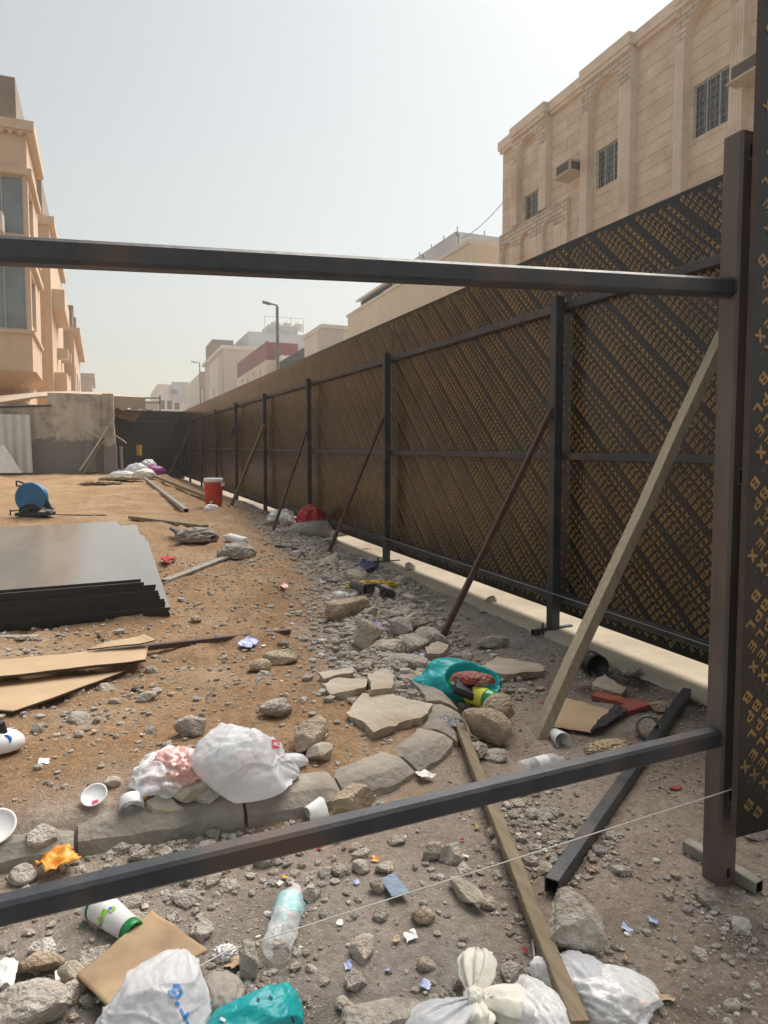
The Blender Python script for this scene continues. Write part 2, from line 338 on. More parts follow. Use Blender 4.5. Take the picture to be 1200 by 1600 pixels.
M_bluecloth = mat('navy_cloth', (.06, .065, .16), (.04, .04, .09), rough=.85, scale=14, bump=.2)
M_strap = mat('yellow_strap', (.62, .40, .03), (.46, .28, .02), rough=.7, scale=14)
M_fabric = mat('blue_grey_fabric', (.24, .30, .38), (.17, .22, .29), rough=.85, scale=20, bump=.2)
M_orange = mat('orange_wrapper_film', (.80, .45, .03), (.72, .20, .03), rough=.35, scale=22, bump=.2)
M_bluewrap = mat('blue_wrapper', (.10, .16, .50), (.55, .60, .75), rough=.35, scale=22)
M_purple = mat('purple_bag_film', (.38, .02, .30), (.25, .015, .22), rough=.4, scale=8, bump=.2)
M_paper = mat('crumpled_paper', (.62, .50, .33), (.48, .37, .23), rough=.9, scale=30, bump=.3)
M_sawblue = mat('saw_blue_paint', (.012, .16, .38), (.01, .11, .27), rough=.38, scale=7)
M_sawdark = mat('saw_dark_metal', (.02, .035, .055), (.012, .018, .025), rough=.5, scale=10)
M_tin = mat('tin_ring', (.26, .24, .21), (.16, .145, .13), rough=.45, metal=.5, scale=12)
M_stringm = mat('white_string', (.72, .69, .62), rough=.9)
M_wallst = stained_wall_mat()
M_zinc = mat('corrugated_zinc', (.56, .55, .52), (.46, .44, .40), rough=.7, scale=3, stretch=(1, 1, .12), c3=(.46, .41, .32))
M_whitewood = mat('white_board', (.66, .64, .60), (.55, .53, .49), rough=.7, scale=4)
M_awning = mat('beige_awning_cloth', (.52, .40, .29), (.45, .34, .245), rough=.85, scale=2)
M_awnunder = mat('brown_awning_trim', (.22, .135, .10), rough=.85)
M_lime1 = masonry_mat('limestone_courses', (.78, .66, .53), (.70, .58, .46), (.45, .34, .245), 40, .40, .012, bump=.5)
M_split = masonry_mat('split_face_stone', (.74, .63, .52), (.62, .52, .425), (.28, .21, .15), .46, .17, .012, bump=1.0)
M_smooth = mat('smooth_limestone', (.76, .65, .54), (.68, .575, .47), rough=.8, scale=2.2, bump=.1, c3=(.60, .45, .345))
M_peach = mat('peach_render', (.66, .49, .35), (.59, .43, .30), rough=.85, scale=1.6, bump=.08, stretch=(1, 1, .4))
M_peach2 = mat('pale_trim', (.66, .51, .37), (.58, .44, .31), rough=.85, scale=2)
M_brownpar = mat('brown_parapet', (.27, .225, .18), (.22, .18, .145), rough=.85, scale=2)
M_glassd = mat('window_glass_dark', (.03, .038, .042), (.02, .025, .03), rough=.08, scale=3, spec=.7)
M_glassb = mat('window_glass_blue', (.22, .27, .29), (.14, .18, .205), rough=.1, scale=1.2, spec=.8)
M_frame = mat('pale_window_frame', (.50, .50, .49), rough=.5)
M_grille = mat('pale_metal_grille', (.42, .43, .43), rough=.5)
M_ac = mat('ac_casing', (.56, .48, .36), (.48, .41, .31), rough=.6)
M_acgrille = mat('ac_grille', (.10, .085, .08), rough=.7)
M_cream = mat('cream_render', (.70, .62, .51), (.64, .56, .455), rough=.85, scale=.7, stretch=(1, 1, .3))
M_white2 = mat('white_render', (.72, .68, .63), (.65, .61, .56), rough=.85, scale=.7, stretch=(1, 1, .3))
M_greyw = mat('grey_blue_render', (.52, .53, .55), (.46, .47, .49), rough=.85, scale=.5)
M_pinkw = mat('pink_grey_render', (.60, .53, .49), (.53, .47, .43), rough=.85, scale=.7, stretch=(1, 1, .3))
M_pinkp = mat('peach_pink_render', (.58, .42, .34), (.52, .38, .30), rough=.85, scale=.7)
M_redsheet = mat('maroon_sheet', (.24, .06, .065), (.19, .05, .055), rough=.6, scale=1)
M_lamp = mat('lamp_grey_paint', (.30, .31, .31), rough=.5)
M_bollblk = mat('bollard_black', (.02, .02, .02), rough=.6)

# ------------------------------------------------------------------ mesh helpers
class MB:
    def __init__(s): s.v = []; s.f = []; s.m = []
    def poly(s, pts, m=0):
        b = len(s.v); s.v += [tuple(p) for p in pts]; s.f.append(tuple(range(b, b+len(pts)))); s.m.append(m)
    def box(s, x0, x1, y0, y1, z0, z1, m=0):
        b = len(s.v)
        s.v += [(x0, y0, z0), (x1, y0, z0), (x1, y1, z0), (x0, y1, z0), (x0, y0, z1), (x1, y0, z1), (x1, y1, z1), (x0, y1, z1)]
        for q in ((0, 3, 2, 1), (4, 5, 6, 7), (0, 1, 5, 4), (1, 2, 6, 5), (2, 3, 7, 6), (3, 0, 4, 7)):
            s.f.append(tuple(b+i for i in q)); s.m.append(m)
    def loft(s, rings, m=0, cap=True, closed=True):
        b = len(s.v); k = len(rings[0])
        for r in rings: s.v += [tuple(p) for p in r]
        for i in range(len(rings)-1):
            for j in range(k if closed else k-1):
                a = b+i*k+j; c = b+i*k+(j+1) % k
                s.f.append((a, c, c+k, a+k)); s.m.append(m)
        if cap:
            s.f.append(tuple(b+j for j in reversed(range(k)))); s.m.append(m)
            s.f.append(tuple(b+(len(rings)-1)*k+j for j in range(k))); s.m.append(m)
    def beam(s, p0, p1, w, h, up=(0, 0, 1), ch=.08, m=0, hollow=False, md=1, segs=1, wob=0):
        p0 = Vector(p0); p1 = Vector(p1); d = (p1-p0).normalized(); up = Vector(up)
        if abs(d.dot(up)) > .98: up = Vector((0, 1, 0))
        sx = d.cross(up).normalized(); sz = sx.cross(d).normalized()
        def prof(ww, hh, c):
            return [(-ww+c, -hh), (ww-c, -hh), (ww, -hh+c), (ww, hh-c), (ww-c, hh), (-ww+c, hh), (-ww, hh-c), (-ww, -hh+c)]
        c = ch*min(w, h)
        def ring(P, pr): return [P+sx*a+sz*b for a, b in pr]
        rings = []
        for i in range(segs+1):
            P = p0.lerp(p1, i/segs)
            if wob: P = P+sx*wob*math.sin(i*1.7+p0.x*9)+sz*wob*math.sin(i*2.3+p0.y*7)
            rings.append(ring(P, prof(w/2, h/2, c)))
        if not hollow: s.loft(rings, m); return
        s.loft(rings, m, cap=False)
        t = .11*min(w, h); ip = prof(w/2-t, h/2-t, c*.6)
        for P, e in ((p0, d), (p1, -d)):
            o_ = ring(P, prof(w/2, h/2, c)); i_ = ring(P, ip); j_ = ring(P+e*w*1.2, ip)
            s.loft([o_, i_], m, cap=False); s.loft([i_, j_], md, cap=False); s.poly(j_, md)
    def tube(s, pts, r, n=8, m=0, cap=True):
        pts = [Vector(p) for p in pts]; rings = []; last = None
        for i, p in enumerate(pts):
            d = (pts[min(i+1, len(pts)-1)]-pts[max(i-1, 0)]).normalized()
            up = last if last is not None else (Vector((0, 0, 1)) if abs(d.z) < .9 else Vector((1, 0, 0)))
            sx = d.cross(up).normalized(); sz = sx.cross(d).normalized(); last = sz
            rr = r[i] if isinstance(r, (list, tuple)) else r
            rings.append([p+sx*rr*math.cos(2*math.pi*k/n)+sz*rr*math.sin(2*math.pi*k/n) for k in range(n)])
        s.loft(rings, m, cap)
    def lathe(s, base, axis, prof, n=24, m=0, cap=True, squash=None):
        axis = Vector(axis).normalized(); base = Vector(base)
        ref = Vector((0, 0, 1)) if abs(axis.z) < .9 else Vector((1, 0, 0))
        sx = axis.cross(ref).normalized(); sy = axis.cross(sx).normalized()
        rings = []
        for (r, h) in prof:
            rings.append([base+axis*h+sx*r*math.cos(2*math.pi*k/n)+sy*r*math.sin(2*math.pi*k/n) for k in range(n)])
        if squash:
            rings = [[squash(p, i) for p in r] for i, r in enumerate(rings)]
        s.loft(rings, m, cap)
    def prism(s, outline, z0, z1, m=0, mt=None):
        b = len(s.v); k = len(outline)
        s.v += [(x, y, z0) for x, y in outline]+[(x, y, z1) for x, y in outline]
        s.f.append(tuple(b+i for i in reversed(range(k)))); s.m.append(m)
        s.f.append(tuple(b+k+i for i in range(k))); s.m.append(m if mt is None else mt)
        for i in range(k):
            j = (i+1) % k; s.f.append((b+i, b+j, b+k+j, b+k+i)); s.m.append(m)
    def build(s, name, mats, parent=None, loc=None, smooth=False, fixn=True):
        me = bpy.data.meshes.new(name)
        off = Vector(loc) if loc is not None else (Vector(parent['_o']) if parent is not None and '_o' in parent else Vector((0, 0, 0)))
        me.from_pydata([(v[0]-off.x, v[1]-off.y, v[2]-off.z) for v in s.v], [], s.f)
        if not isinstance(mats, (list, tuple)): mats = [mats]
        for mm in mats: me.materials.append(mm)
        me.polygons.foreach_set('material_index', s.m)
        if smooth: me.polygons.foreach_set('use_smooth', [True]*len(me.polygons))
        if fixn:
            bm = bmesh.new(); bm.from_mesh(me); bmesh.ops.recalc_face_normals(bm, faces=bm.faces); bm.to_mesh(me); bm.free()
        me.update()
        o = bpy.data.objects.new(name, me); COL.objects.link(o)
        o['_o'] = tuple(off)
        if parent is not None:
            o.parent = parent; o.location = off-Vector(parent['_o'])
        else: o.location = off
        return o
def tag(o, label, cat, group=None):
    o['label'] = label; o['category'] = cat
    if group: o['group'] = group
    return o
def thing(name, label, cat, loc, group=None):
    o = bpy.data.objects.new(name, None); COL.objects.link(o); o.location = loc; o['_o'] = tuple(loc); o.empty_display_size = .1
    return tag(o, label, cat, group)
def struct(o): o['kind'] = 'structure'; return o

# ------------------------------------------------------------------ ground sheet
def axis_lines(lo, hi, c0, c1, fine, grow):
    a = list(np.arange(c0, c1, fine)); st = fine; x = c0; L = []
    while x > lo: st *= grow; x -= st; L.append(max(x, lo))
    x = a[-1]; st = fine; H_ = []
    while x < hi: st *= grow; x += st; H_.append(min(x, hi))
    return np.array(L[::-1]+a+H_)
gx = axis_lines(-500, 500, -1.3, 2.75, .021, 1.055)
gy = axis_lines(-60, 900, .7, 5.2, .021, 1.045)
GX, GY = np.meshgrid(gx, gy); GZ = ground(GX, GY)
nx, ny = len(gx), len(gy)
me = bpy.data.meshes.new('ground')
vid = np.arange(nx*ny).reshape(ny, nx)
F = np.stack([vid[:-1, :-1], vid[:-1, 1:], vid[1:, 1:], vid[1:, :-1]], -1).reshape(-1, 4)
me.from_pydata(np.stack([GX, GY, GZ], -1).reshape(-1, 3).tolist(), [], F.tolist())
me.materials.append(M_soil); me.polygons.foreach_set('use_smooth', [True]*len(me.polygons))
sd = lot_sd(GX, GY)
zone = np.zeros((ny, nx, 4), np.float32); zone[..., 3] = 1
zone[..., 0] = sm(sd+.5*vn(GX, GY, 1.8, 21)+.25*vn(GX, GY, 6, 22), -.02, .35)
grey = np.exp(-((sd-.05)/.42)**2)*sm(GY, 2.6, 3.6)*(1-sm(GY, 9, 14))
grey = np.maximum(grey, .75*sm(-(sd), .1, .5)*sm(1.15-GX+.5*vn(GX, GY, 2, 31), -.2, .5)*(GY < 2.3))
grey = np.maximum(grey, .7*sm(vn(GX, GY, .9, 33)+.35*vn(GX, GY, 3.1, 35), .12, .4)*(sd > .1)*(GY < 4.2))
grey = np.maximum(grey, .8*sm(-sd, .0, .3)*sm(GY, 2.9, 3.8)*(1-sm(GY, 22, 30)))
zone[..., 1] = np.clip(grey+.5*vn(GX, GY, 4.2, 34)*(grey > .05), 0, 1)
dark = np.zeros_like(sd)
for (dx, dy, rx, ry, a) in ((2.45, 2.95, .35, .25, .9), (2.60, 2.55, .18, .2, .8), (1.22, 1.12, .12, .07, .45), (.16, 1.42, .2, .09, .8), (-.1, 1.45, .12, .1, .7), (1.45, 1.25, .1, .08, .35)):
    dark = np.maximum(dark, a*np.exp(-((GX-dx)/rx)**2-((GY-dy)/ry)**2))
zone[..., 2] = np.clip(dark*(1+1.6*vn(GX, GY, 9, 41)), 0, 1)
ca = me.color_attributes.new('zone', 'FLOAT_COLOR', 'POINT'); ca.data.foreach_set('color', zone.reshape(-1))
gob = bpy.data.objects.new('ground', me); COL.objects.link(gob); struct(gob)

# pavement strip that carries the fence
mb = MB()
ys = np.concatenate([np.arange(.4, 9, .05), np.arange(9, 28.6, .4)])
rows = []
for y in ys:
    w = 2.66+.05*float(vn(y, 3.3, 3, 50))+.03*float(vn(y, 7.3, 11, 51))
    r = float(road_z(y))
    rows.append([(w-.03, y, r-.05), (w, y, r+.014), (w+.05, y, r+.024), (3.1, y, r+.026), (6.0, y, r+.026), (6.05, y, r-.08)])
mb.loft(rows, cap=False, closed=False)
struct(mb.build('pavement', M_pave, smooth=False))

# ------------------------------------------------------------------ BPLEX film-faced panels
GL = {}
GL['L'] = [[(0, 0), (3.9, 0), (3.9, 1.35), (1.45, 1.35), (1.45, 6), (0, 6)]]
GL['E'] = [[(0, 0), (4.1, 0), (4.1, 1.25), (1.45, 1.25), (1.45, 2.4), (3.7, 2.4), (3.7, 3.6), (1.45, 3.6), (1.45, 4.75), (4.1, 4.75), (4.1, 6), (0, 6)]]
GL['X'] = [[(0, 0), (1.7, 0), (2.5, 1.75), (3.3, 0), (5, 0), (3.4, 3), (5, 6), (3.3, 6), (2.5, 4.25), (1.7, 6), (0, 6), (1.6, 3)]]
GL['P'] = [[(0, 0), (1.45, 0), (1.45, 6), (0, 6)], [(1.45, 4.8), (3.1, 4.8), (3.1, 6), (1.45, 6)], [(1.45, 2), (3.1, 2), (3.1, 3.2), (1.45, 3.2)],
           [(3.1, 2), (4.1, 2.45), (4.5, 3.2), (4.5, 4.8), (4.1, 5.55), (3.1, 6), (3.1, 4.8), (3.25, 4), (3.1, 3.2)]]
GL['B'] = [[(0, 0), (1.45, 0), (1.45, 6), (0, 6)], [(1.45, 4.95), (3.1, 4.95), (3.1, 6), (1.45, 6)], [(1.45, 2.5), (3.1, 2.5), (3.1, 3.55), (1.45, 3.55)], [(1.45, 0), (3.1, 0), (3.1, 1.1), (1.45, 1.1)],
           [(3.1, 3.55), (3.1, 3.0), (4.2, 3.3), (4.5, 3.9), (4.5, 5.0), (4.1, 5.7), (3.1, 6), (3.1, 4.95), (3.25, 4.25)],
           [(3.1, 0), (4.3, .35), (4.75, 1.0), (4.75, 2.2), (4.2, 3.3), (3.1, 3.0), (3.1, 2.5), (3.25, 1.8), (3.1, 1.1)]]
oc = [(2+2.0*math.cos(k*math.pi/4+.39), 3+2.0*math.sin(k*math.pi/4+.39)) for k in range(8)]
ic = [(2+1.5*math.cos(k*math.pi/4+.39), 3+1.5*math.sin(k*math.pi/4+.39)) for k in range(8)]
GL['R'] = [[oc[k], oc[(k+1) % 8], ic[(k+1) % 8], ic[k]] for k in range(8)]+[[(1.3, 2.1), (1.7, 2.1), (1.7, 3.9), (1.3, 3.9)], [(1.7, 3.1), (2.5, 3.1), (2.5, 3.9), (1.7, 3.9)], [(1.75, 3.1), (2.3, 2.1), (2.75, 2.1), (2.2, 3.1)]]
def print_letters(mb, O, eu, ev, en, W_, H_, ang1, ang2, phase, m_gold, m_dim, lift=.0012):
    """rows of the brand word printed diagonally, clipped letter by letter to a W_ x H_ sheet"""
    k = .0285/6; pitch = .0372; per = pitch*6.05; row = .0440
    e1 = (math.cos(ang1), math.sin(ang1)); e2 = (math.cos(ang2), math.sin(ang2)); n1 = (-e1[1], e1[0])
    nr = int((W_+H_)/row*1.5)
    for r in range(-nr, nr):
        for w in range(-int((W_+H_)/per*1.5)-2, int((W_+H_)/per*1.5)+2):
            bu = phase[0]+r*row*e2[0]+w*per*e1[0]; bv = phase[1]+r*row*e2[1]+w*per*e1[1]
            if bu < -.35 or bu > W_+.35 or bv < -.35 or bv > H_+.35: continue
            for i, ch in enumerate('BPLEXR'):
                cu = bu+i*pitch*e1[0]; cv = bv+i*pitch*e1[1]
                if not (.02 < cu < W_-.03 and .02 < cv < H_-.03): continue
                if not (.004 < cu+.035*(e1[0]+n1[0]) < W_-.004 and .004 < cv+.035*(e1[1]+n1[1]) < H_-.004): continue
                kk = k*(.62 if ch == 'R' else 1)
                for pl in GL[ch]:
                    mb.poly([O+eu*(cu+kk*(a*e1[0]*1.32+b*n1[0]))+ev*(cv+kk*(a*e1[1]*1.32+b*n1[1]))+en*lift for a, b in pl], m_dim if ch == 'R' else m_gold)
def V(*a): return Vector(a)

HP, FX, FY0, SP = 2.203, 2.7712, 3.9403, 3.0
SLOPE = .0247
def fz(y): return SLOPE*y
PW = .066
fence = thing('plywood_fence', 'long dark site fence of gold printed plywood panels on steel posts along the pavement', 'fence', (FX, FY0, fz(FY0)))
def shear(o, y0): return o
NB = 8
bay_meshes = {}
for i in range(-1, NB):
    y0 = FY0+SP*i; y1 = y0+SP
    if y0 < 1.4: y0 = 1.42
    # sheets of the bay, drawn as one panel with sheet joints; bottom follows the ground
    mb = MB(); X0 = FX+PW/2+.052; Lb = y1-y0
    zb = fz((y0+y1)/2)
    js = [0]+[j for j in (.76+.0, 1.98) if j < Lb-.1]+[Lb]
    for a, b in zip(js[:-1], js[1:]):
        ya, yb = y1-a-.0008, y1-b+.0008
        za, zb_ = fz(ya), fz(yb)
        q = [(X0, ya, za+.125), (X0, yb, zb_+.125), (X0, yb, zb_+2.565), (X0, ya, za+2.565)]
        q2 = [(x+.018, y, z) for x, y, z in q]
        b0 = len(mb.v); mb.v += q+q2
        for f_, mi in (((0, 1, 2, 3), 0), ((7, 6, 5, 4), 0), ((0, 4, 5, 1), 3), ((1, 5, 6, 2), 3), ((2, 6, 7, 3), 3), ((3, 7, 4, 0), 3)):
            mb.f.append(tuple(b0+k for k in f_)); mb.m.append(mi)
    # eu runs towards the camera end (-Y), ev up along the leaning grade
    O = V(X0, y1, fz(y1)+.125); eu = V(0, -1, -SLOPE); ev = V(0, 0, 1)
    if i < 5:
        print_letters(mb, O, eu, ev, V(-1, 0, 0), Lb, 2.44, R(41), R(-41), ((i*.117) % .28, (i*.071) % .2), 1, 2)
    else:
        print_letters(mb, O, eu, ev, V(-1, 0, 0), Lb, 2.44, R(41), R(-41), ((i*.117) % .28, (i*.071) % .2), 1, 2)
    mb.build('panel', [M_film, M_gold, M_dim, M_filmedge], fence, fixn=False)
for i in range(-1, NB+1):
    y = FY0+SP*i
    if i == -1: y = 1.5
    mb = MB(); dx = random.uniform(-.006, .006)
    mb.beam((FX, y, fz(y)-.12), (FX+dx, y, fz(y)+HP), PW, PW, ch=.07, hollow=False)
    mb.build('post', M_steel, fence)
    if i < NB:
        y1 = FY0+SP*(i+1)
        for hz, t in ((2.145, .05), (1.175, .045), (.235, .05)):
            mb = MB(); xr = FX+PW/2+.026
            mb.beam((xr, y-.01, fz(y)+hz), (xr, y1-.012, fz(y1)+hz), .046, t, ch=.06)
            mb.build('rail', M_steel, fence)
# braces welded from the posts down to the dirt
def brace(px, py, qx, qy, post_i, w=.035, m=M_rustrod):
    y = FY0+SP*post_i; a = pX(px, py, FX-PW/2-.012); a.y = y; b = gp(qx, qy); b.z -= .05
    d_ = (a-b).normalized()
    mb = MB(); mb.beam(b, a+d_*.03, w, w, ch=.1); return mb.build('brace', m, fence)
brace(857, 645, 684, 998, 0)
brace(598, 655, 509, 868, 1, .034)
brace(485, 675, 424, 830, 2, .034)
brace(364, 668, 328, 748, 4, .04, M_steel)
brace(335, 690, 304, 742, 5, .036, M_rustrod)
brace(292, 678, 263, 742, 7, .036, M_rustrod)
# short stubs and foot bits at the post feet
for i in (0, 1):
    y = FY0+SP*i; mb = MB()
    mb.beam((FX-.17, y-.02, fz(y)+.02), (FX+.16, y+.02, fz(y)+.02), .035, .035, ch=.1, hollow=True)
    mb.tube([(FX-.11, y-.05, fz(y)), (FX-.115, y-.05, fz(y)+.085)], .007, 6)
    mb.build('foot_bar', [M_steel, M_dark], fence)

# pale plank leaning on the fence
t_ = pX(1110, 566, FX+.0); b_ = gp(842, 1150); d_ = (t_-b_).normalized()
mb = MB(); mb.beam(b_-d_*.04, t_+d_*.34, .075, .045, up=(-.3, .2, 1), ch=.05, segs=6, wob=.003)
tag(mb.build('leaning_plank', M_plank, loc=b_), 'long pale timber plank leaning on the fence beside the front steel post', 'plank')
t_ = pX(413, 664, FX-.04); b_ = gp(362, 789); d_ = (t_-b_).normalized()
mb = MB(); mb.beam(b_-d_*.04, t_, .06, .04, ch=.05, segs=5, wob=.003)
tag(mb.build('timber_prop', M_timber, loc=b_), 'brown timber prop leaning on the fence post just right of the red cooler', 'plank')

# ------------------------------------------------------------------ front frame: post, two open rails, one panel across
fr = thing('hoarding_frame', 'unfinished front hoarding frame, brown steel post with two black rails and one printed panel', 'fence frame', (1.607, 1.468, .03))
PX0, PX1, PY0, PY1 = 1.574, 1.640, 1.434, 1.502
mb = MB()
mb.beam((1.607, 1.468, .02), (1.607, 1.468, 2.085), .068, .066, up=(0, 1, 0), ch=.11, hollow=True)
post = mb.build('post', [M_rust, M_dark], fr)
mb = MB(); mb.box(1.603, 1.613, PY0-.0015, PY0+.001, .055, .080); mb.build('slot', M_dark, post)
def weld(mb, p, r):
    for k in range(7):
        a = k*.9; mb.tube([V(*p)+V(0, r*math.cos(a), r*math.sin(a)), V(*p)+V(-.004, r*math.cos(a+.9), r*math.sin(a+.9))], .004, 5)
for (z1, z0, wd, hh) in ((1.684, 1.592, .046, .046), (.455, .374, .046, .048)):
    a = V(1.5735, 1.462, z1); sl_ = (z1-z0)/1.70; b = a+V(-3.0, 0, -3.0*sl_*.96)
    mb = MB(); mb.beam(b, a, wd, hh, ch=.16); weld(mb, (1.572, 1.462, z1), .026)
    mb.build('rail', M_steel, fr)
for z in (.30, 1.18, 2.03):
    mb = MB(); mb.beam((1.592, 1.4085, z), (2.77, 1.4085, z), .046, .046, ch=.06, hollow=True); mb.build('panel_rail', [M_steel, M_dark], fr)
mb = MB()
mb.box(1.5535, 2.7735, 1.366, 1.3845, .215, 2.665, 0)
mb.m = [3, 3, 0, 3, 0, 3]
print_letters(mb, V(1.5535, 1.366, .215), V(1, 0, 0), V(0, 0, 1), V(0, -1, 0), 1.22, 2.45, R(46+180), R(-38), (.11, .05), 1, 2)
mb.build('panel', [M_film, M_gold, M_dim, M_filmedge], fr, fixn=False)
a = gp(1072, 1330); b = gp(1186, 1398); a.z += .02; b.z += .022
mb = MB(); mb.beam(a, b, .036, .036, ch=.08, hollow=True)
tag(mb.build('steel_offcut', [M_galv, M_dark], loc=a), 'short galvanised tube offcut lying under the foot of the front post', 'tube')

# ------------------------------------------------------------------ kerb stones round the corner
def kpt(s):
    L = .66+1.6
    if s < L: return V(-1.6+s, 2.20, 0), V(0, 1, 0)
    a = (s-L)/.85
    if a < math.pi/2: return V(.66+.85*math.sin(a), 3.05-.85*math.cos(a), 0), V(-math.sin(a), math.cos(a), 0)
    return V(1.51, 3.05+(s-L-.85*math.pi/2), 0), V(-1, 0, 0)
s = 0.0; ki = 0
KP = [(0, -.05), (.012, .040), (.048, .075), (.085, .088), (.15, .090), (.16, .07), (.16, -.05)]
while s < 3.95:
    ln = .50 if s < 1.9 else .335
    mb = MB(); rings = []; n = 7; tilt = random.uniform(-.008, .008); sink = random.uniform(-.012, .006)
    for i in range(n+1):
        q = s+.006+(ln-.012)*i/n; P, nn = kpt(q); r = float(road_z(P.y)); ring = []
        for j, (u, h) in enumerate(KP):
            wv = .011*float(vn(q*1.3, j*.7, 9, 60+ki))+.008*float(vn(q, j, 23, 80+ki)); e_ = (.012 if i in (0, n) and 1 < j < 5 else 0)
            ring.append(P+nn*(u+wv+tilt)+V(0, 0, r+h+wv*.8+sink-e_))
        rings.append(ring)
    mb.loft(rings)
    o = mb.build('kerb_stone', M_kerb, loc=kpt(s+ln/2)[0]+V(0, 0, float(road_z(2.3))))
    tag(o, 'grey dusty concrete kerb stone in the curved row edging the dirt lot', 'kerb stone', 'kerb stones round the lot corner')
    s += ln; ki += 1
# ------------------------------------------------------------------ far end hoarding, stained wall, lot clutter at the back
YE = 28.02; ge = fz(YE)
eh = thing('end_hoarding', 'plain black end hoarding closing the lot behind the trash bags', 'fence', (1.2, YE, ge))
for k in range(3):
    mb = MB(); x1 = 2.90-k*2.44; mb.box(x1-2.437, x1, YE, YE+.018, ge+.02, ge+2.56); mb.build('panel', M_film, eh)
for k in range(3):
    mb = MB(); x = 2.5-k*2.6; mb.beam((x, YE-.09, ge-.3), (x, YE-.09, ge+2.2), .06, .06); mb.build('post', M_steel, eh)
for hz in (.3, 1.18, 2.14):
    mb = MB(); mb.beam((2.72, YE-.03, ge+hz), (-4.4, YE-.03, ge+hz), .045, .05); mb.build('rail', M_steel, eh)

YW = 24.0
w = thing('concrete_wall', 'stained rough concrete boundary wall with a broken end and grey cement patch', 'wall', (-2, YW, 1.0))
mb = MB()
zt = 3.42
top = [(-9, 3.22), (-2.9, 3.20), (-2.9, 3.03), (-1.52, 3.05), (-1.50, 3.42), (-.9, 3.425), (-.3, 3.42), (.05, 3.42)]
xs = [p[0] for p in top]
rows0 = []; rows1 = []
mb.loft([[(x, YW, .4), (x, YW, z), (x, YW+.2, z), (x, YW+.2, .4)] for x, z in top])
mb.build('wall', M_wallst, w)
mb = MB()   # broken end pillar
rings = []
for k in range(15):
    z = .4+(3.44-.4)*k/14; e = .06*float(vn(z, 1.1, 2.3, 71))+.05*float(vn(z, 4, 7, 72)); bulge = .07 if k < 8 else 0
    rings.append([(.04, YW-.16, z), (.36+bulge+e, YW-.16+e*.5, z), (.38+bulge+e, YW+.26, z), (.04, YW+.26, z)])
mb.loft(rings); mb.build('pillar', M_wallst, w)
mb = MB(); mb.beam((-6, YW-.05, 2.75), (-2.2, YW-.06, 2.98), .05, .05); mb.beam((-2.2, YW-.06, 2.98), (-1.4, YW-.06, 3.03), .05, .05)
mb.build('conduit', M_sawdark, w)
mb = MB(); mb.tube([(-.35, YW-.04, 1.0), (-.34, YW-.05, 1.9), (-.30, YW-.06, 2.3)], [.2, .17, .1], 7); mb.build('plaster_lump', M_wallst, w)
# zinc sheet leaning
def gz(x, y): return g1(x, y)
mb = MB(); a0 = V(-3.2, YW-.75, 0); rings = []
for k in range(49):
    x = -4.4+2.42*k/48; dzz = .016*math.sin(k*1.35); 
    rings.append([(x+.06, YW-.62+dzz, 1.0), (x+.03, YW-.44+dzz, 1.86), (x, YW-.26+dzz, 2.72)])
mb.loft(rings, cap=False, closed=False); 
o = mb.build('zinc_sheet', M_zinc, loc=(-3.3, YW-.5, 1.05), smooth=False, fixn=False); o.modifiers.new('thick', 'SOLIDIFY').thickness = .004
tag(o, 'large corrugated zinc sheet leaning against the stained concrete wall', 'metal sheet')
p = gp(2, 729)
mb = MB(); mb.loft([[(-4.2, YW-1.1, 1.0), (-2.15, YW-1.25, 1.0), (-2.62, YW-.85, 1.8), (-4.2, YW-.8, 1.85)], [(-4.2, YW-1.13, 1.0), (-2.15, YW-1.28, 1.0), (-2.62, YW-.88, 1.8), (-4.2, YW-.83, 1.85)]])
tag(mb.build('white_board', M_whitewood, loc=(-3.5, YW-1.1, 1.0)), 'slanted white board propped before the corrugated zinc sheet', 'board')
for (x0, z0, x1, z1, wd, yy, m, lab) in ((-.65, 1.05, .22, 2.45, .10, .45, M_zinc, 'grey metal strip leaning on the broken end of the stained wall'),
                                 (-.55, .95, .05, 2.05, .07, .62, M_timber, 'brown stick leaning across the foot of the broken wall end'),
                                 (-.62, 2.35, -.02, 2.05, .16, .3, M_zinc, 'short grey offcut jammed crosswise at the broken wall end'),
                                 (.32, 2.2, .72, 1.92, .09, .1, M_plank, 'pale splintered plank sticking out from the broken wall end')):
    mb = MB(); mb.beam((x0, YW-yy, z0), (x1, YW-.2, z1), wd, .03, segs=3, wob=.01)
    tag(mb.build('leaning_offcut', m, loc=(x0, YW-yy, z0)), lab, 'scrap')
mb = MB(); mb.tube([(.58, YW+.1, .8), (.56, YW+.1, 1.82)], .045, 10)
tag(mb.build('grey_pipe', M_lamp, loc=(.57, YW+.1, .9)), 'grey upright pipe stub beside the broken wall end', 'pipe')
bp_ = pD(218, 738, 24.6); 
bo = thing('bollard', 'black and yellow banded bollard in front of the black end hoarding', 'bollard', (bp_.x, bp_.y, .7))
mb = MB(); mb.tube([(bp_.x, bp_.y, .6), (bp_.x, bp_.y, 1.91)], .085, 14); mb.build('tube', M_bollblk, bo)
for z0, z1 in ((1.56, 1.92), (.95, 1.2)):
    mb = MB(); mb.tube([(bp_.x, bp_.y, z0), (bp_.x, bp_.y, z1)], .0875, 14); mb.build('band', M_strap, bo)

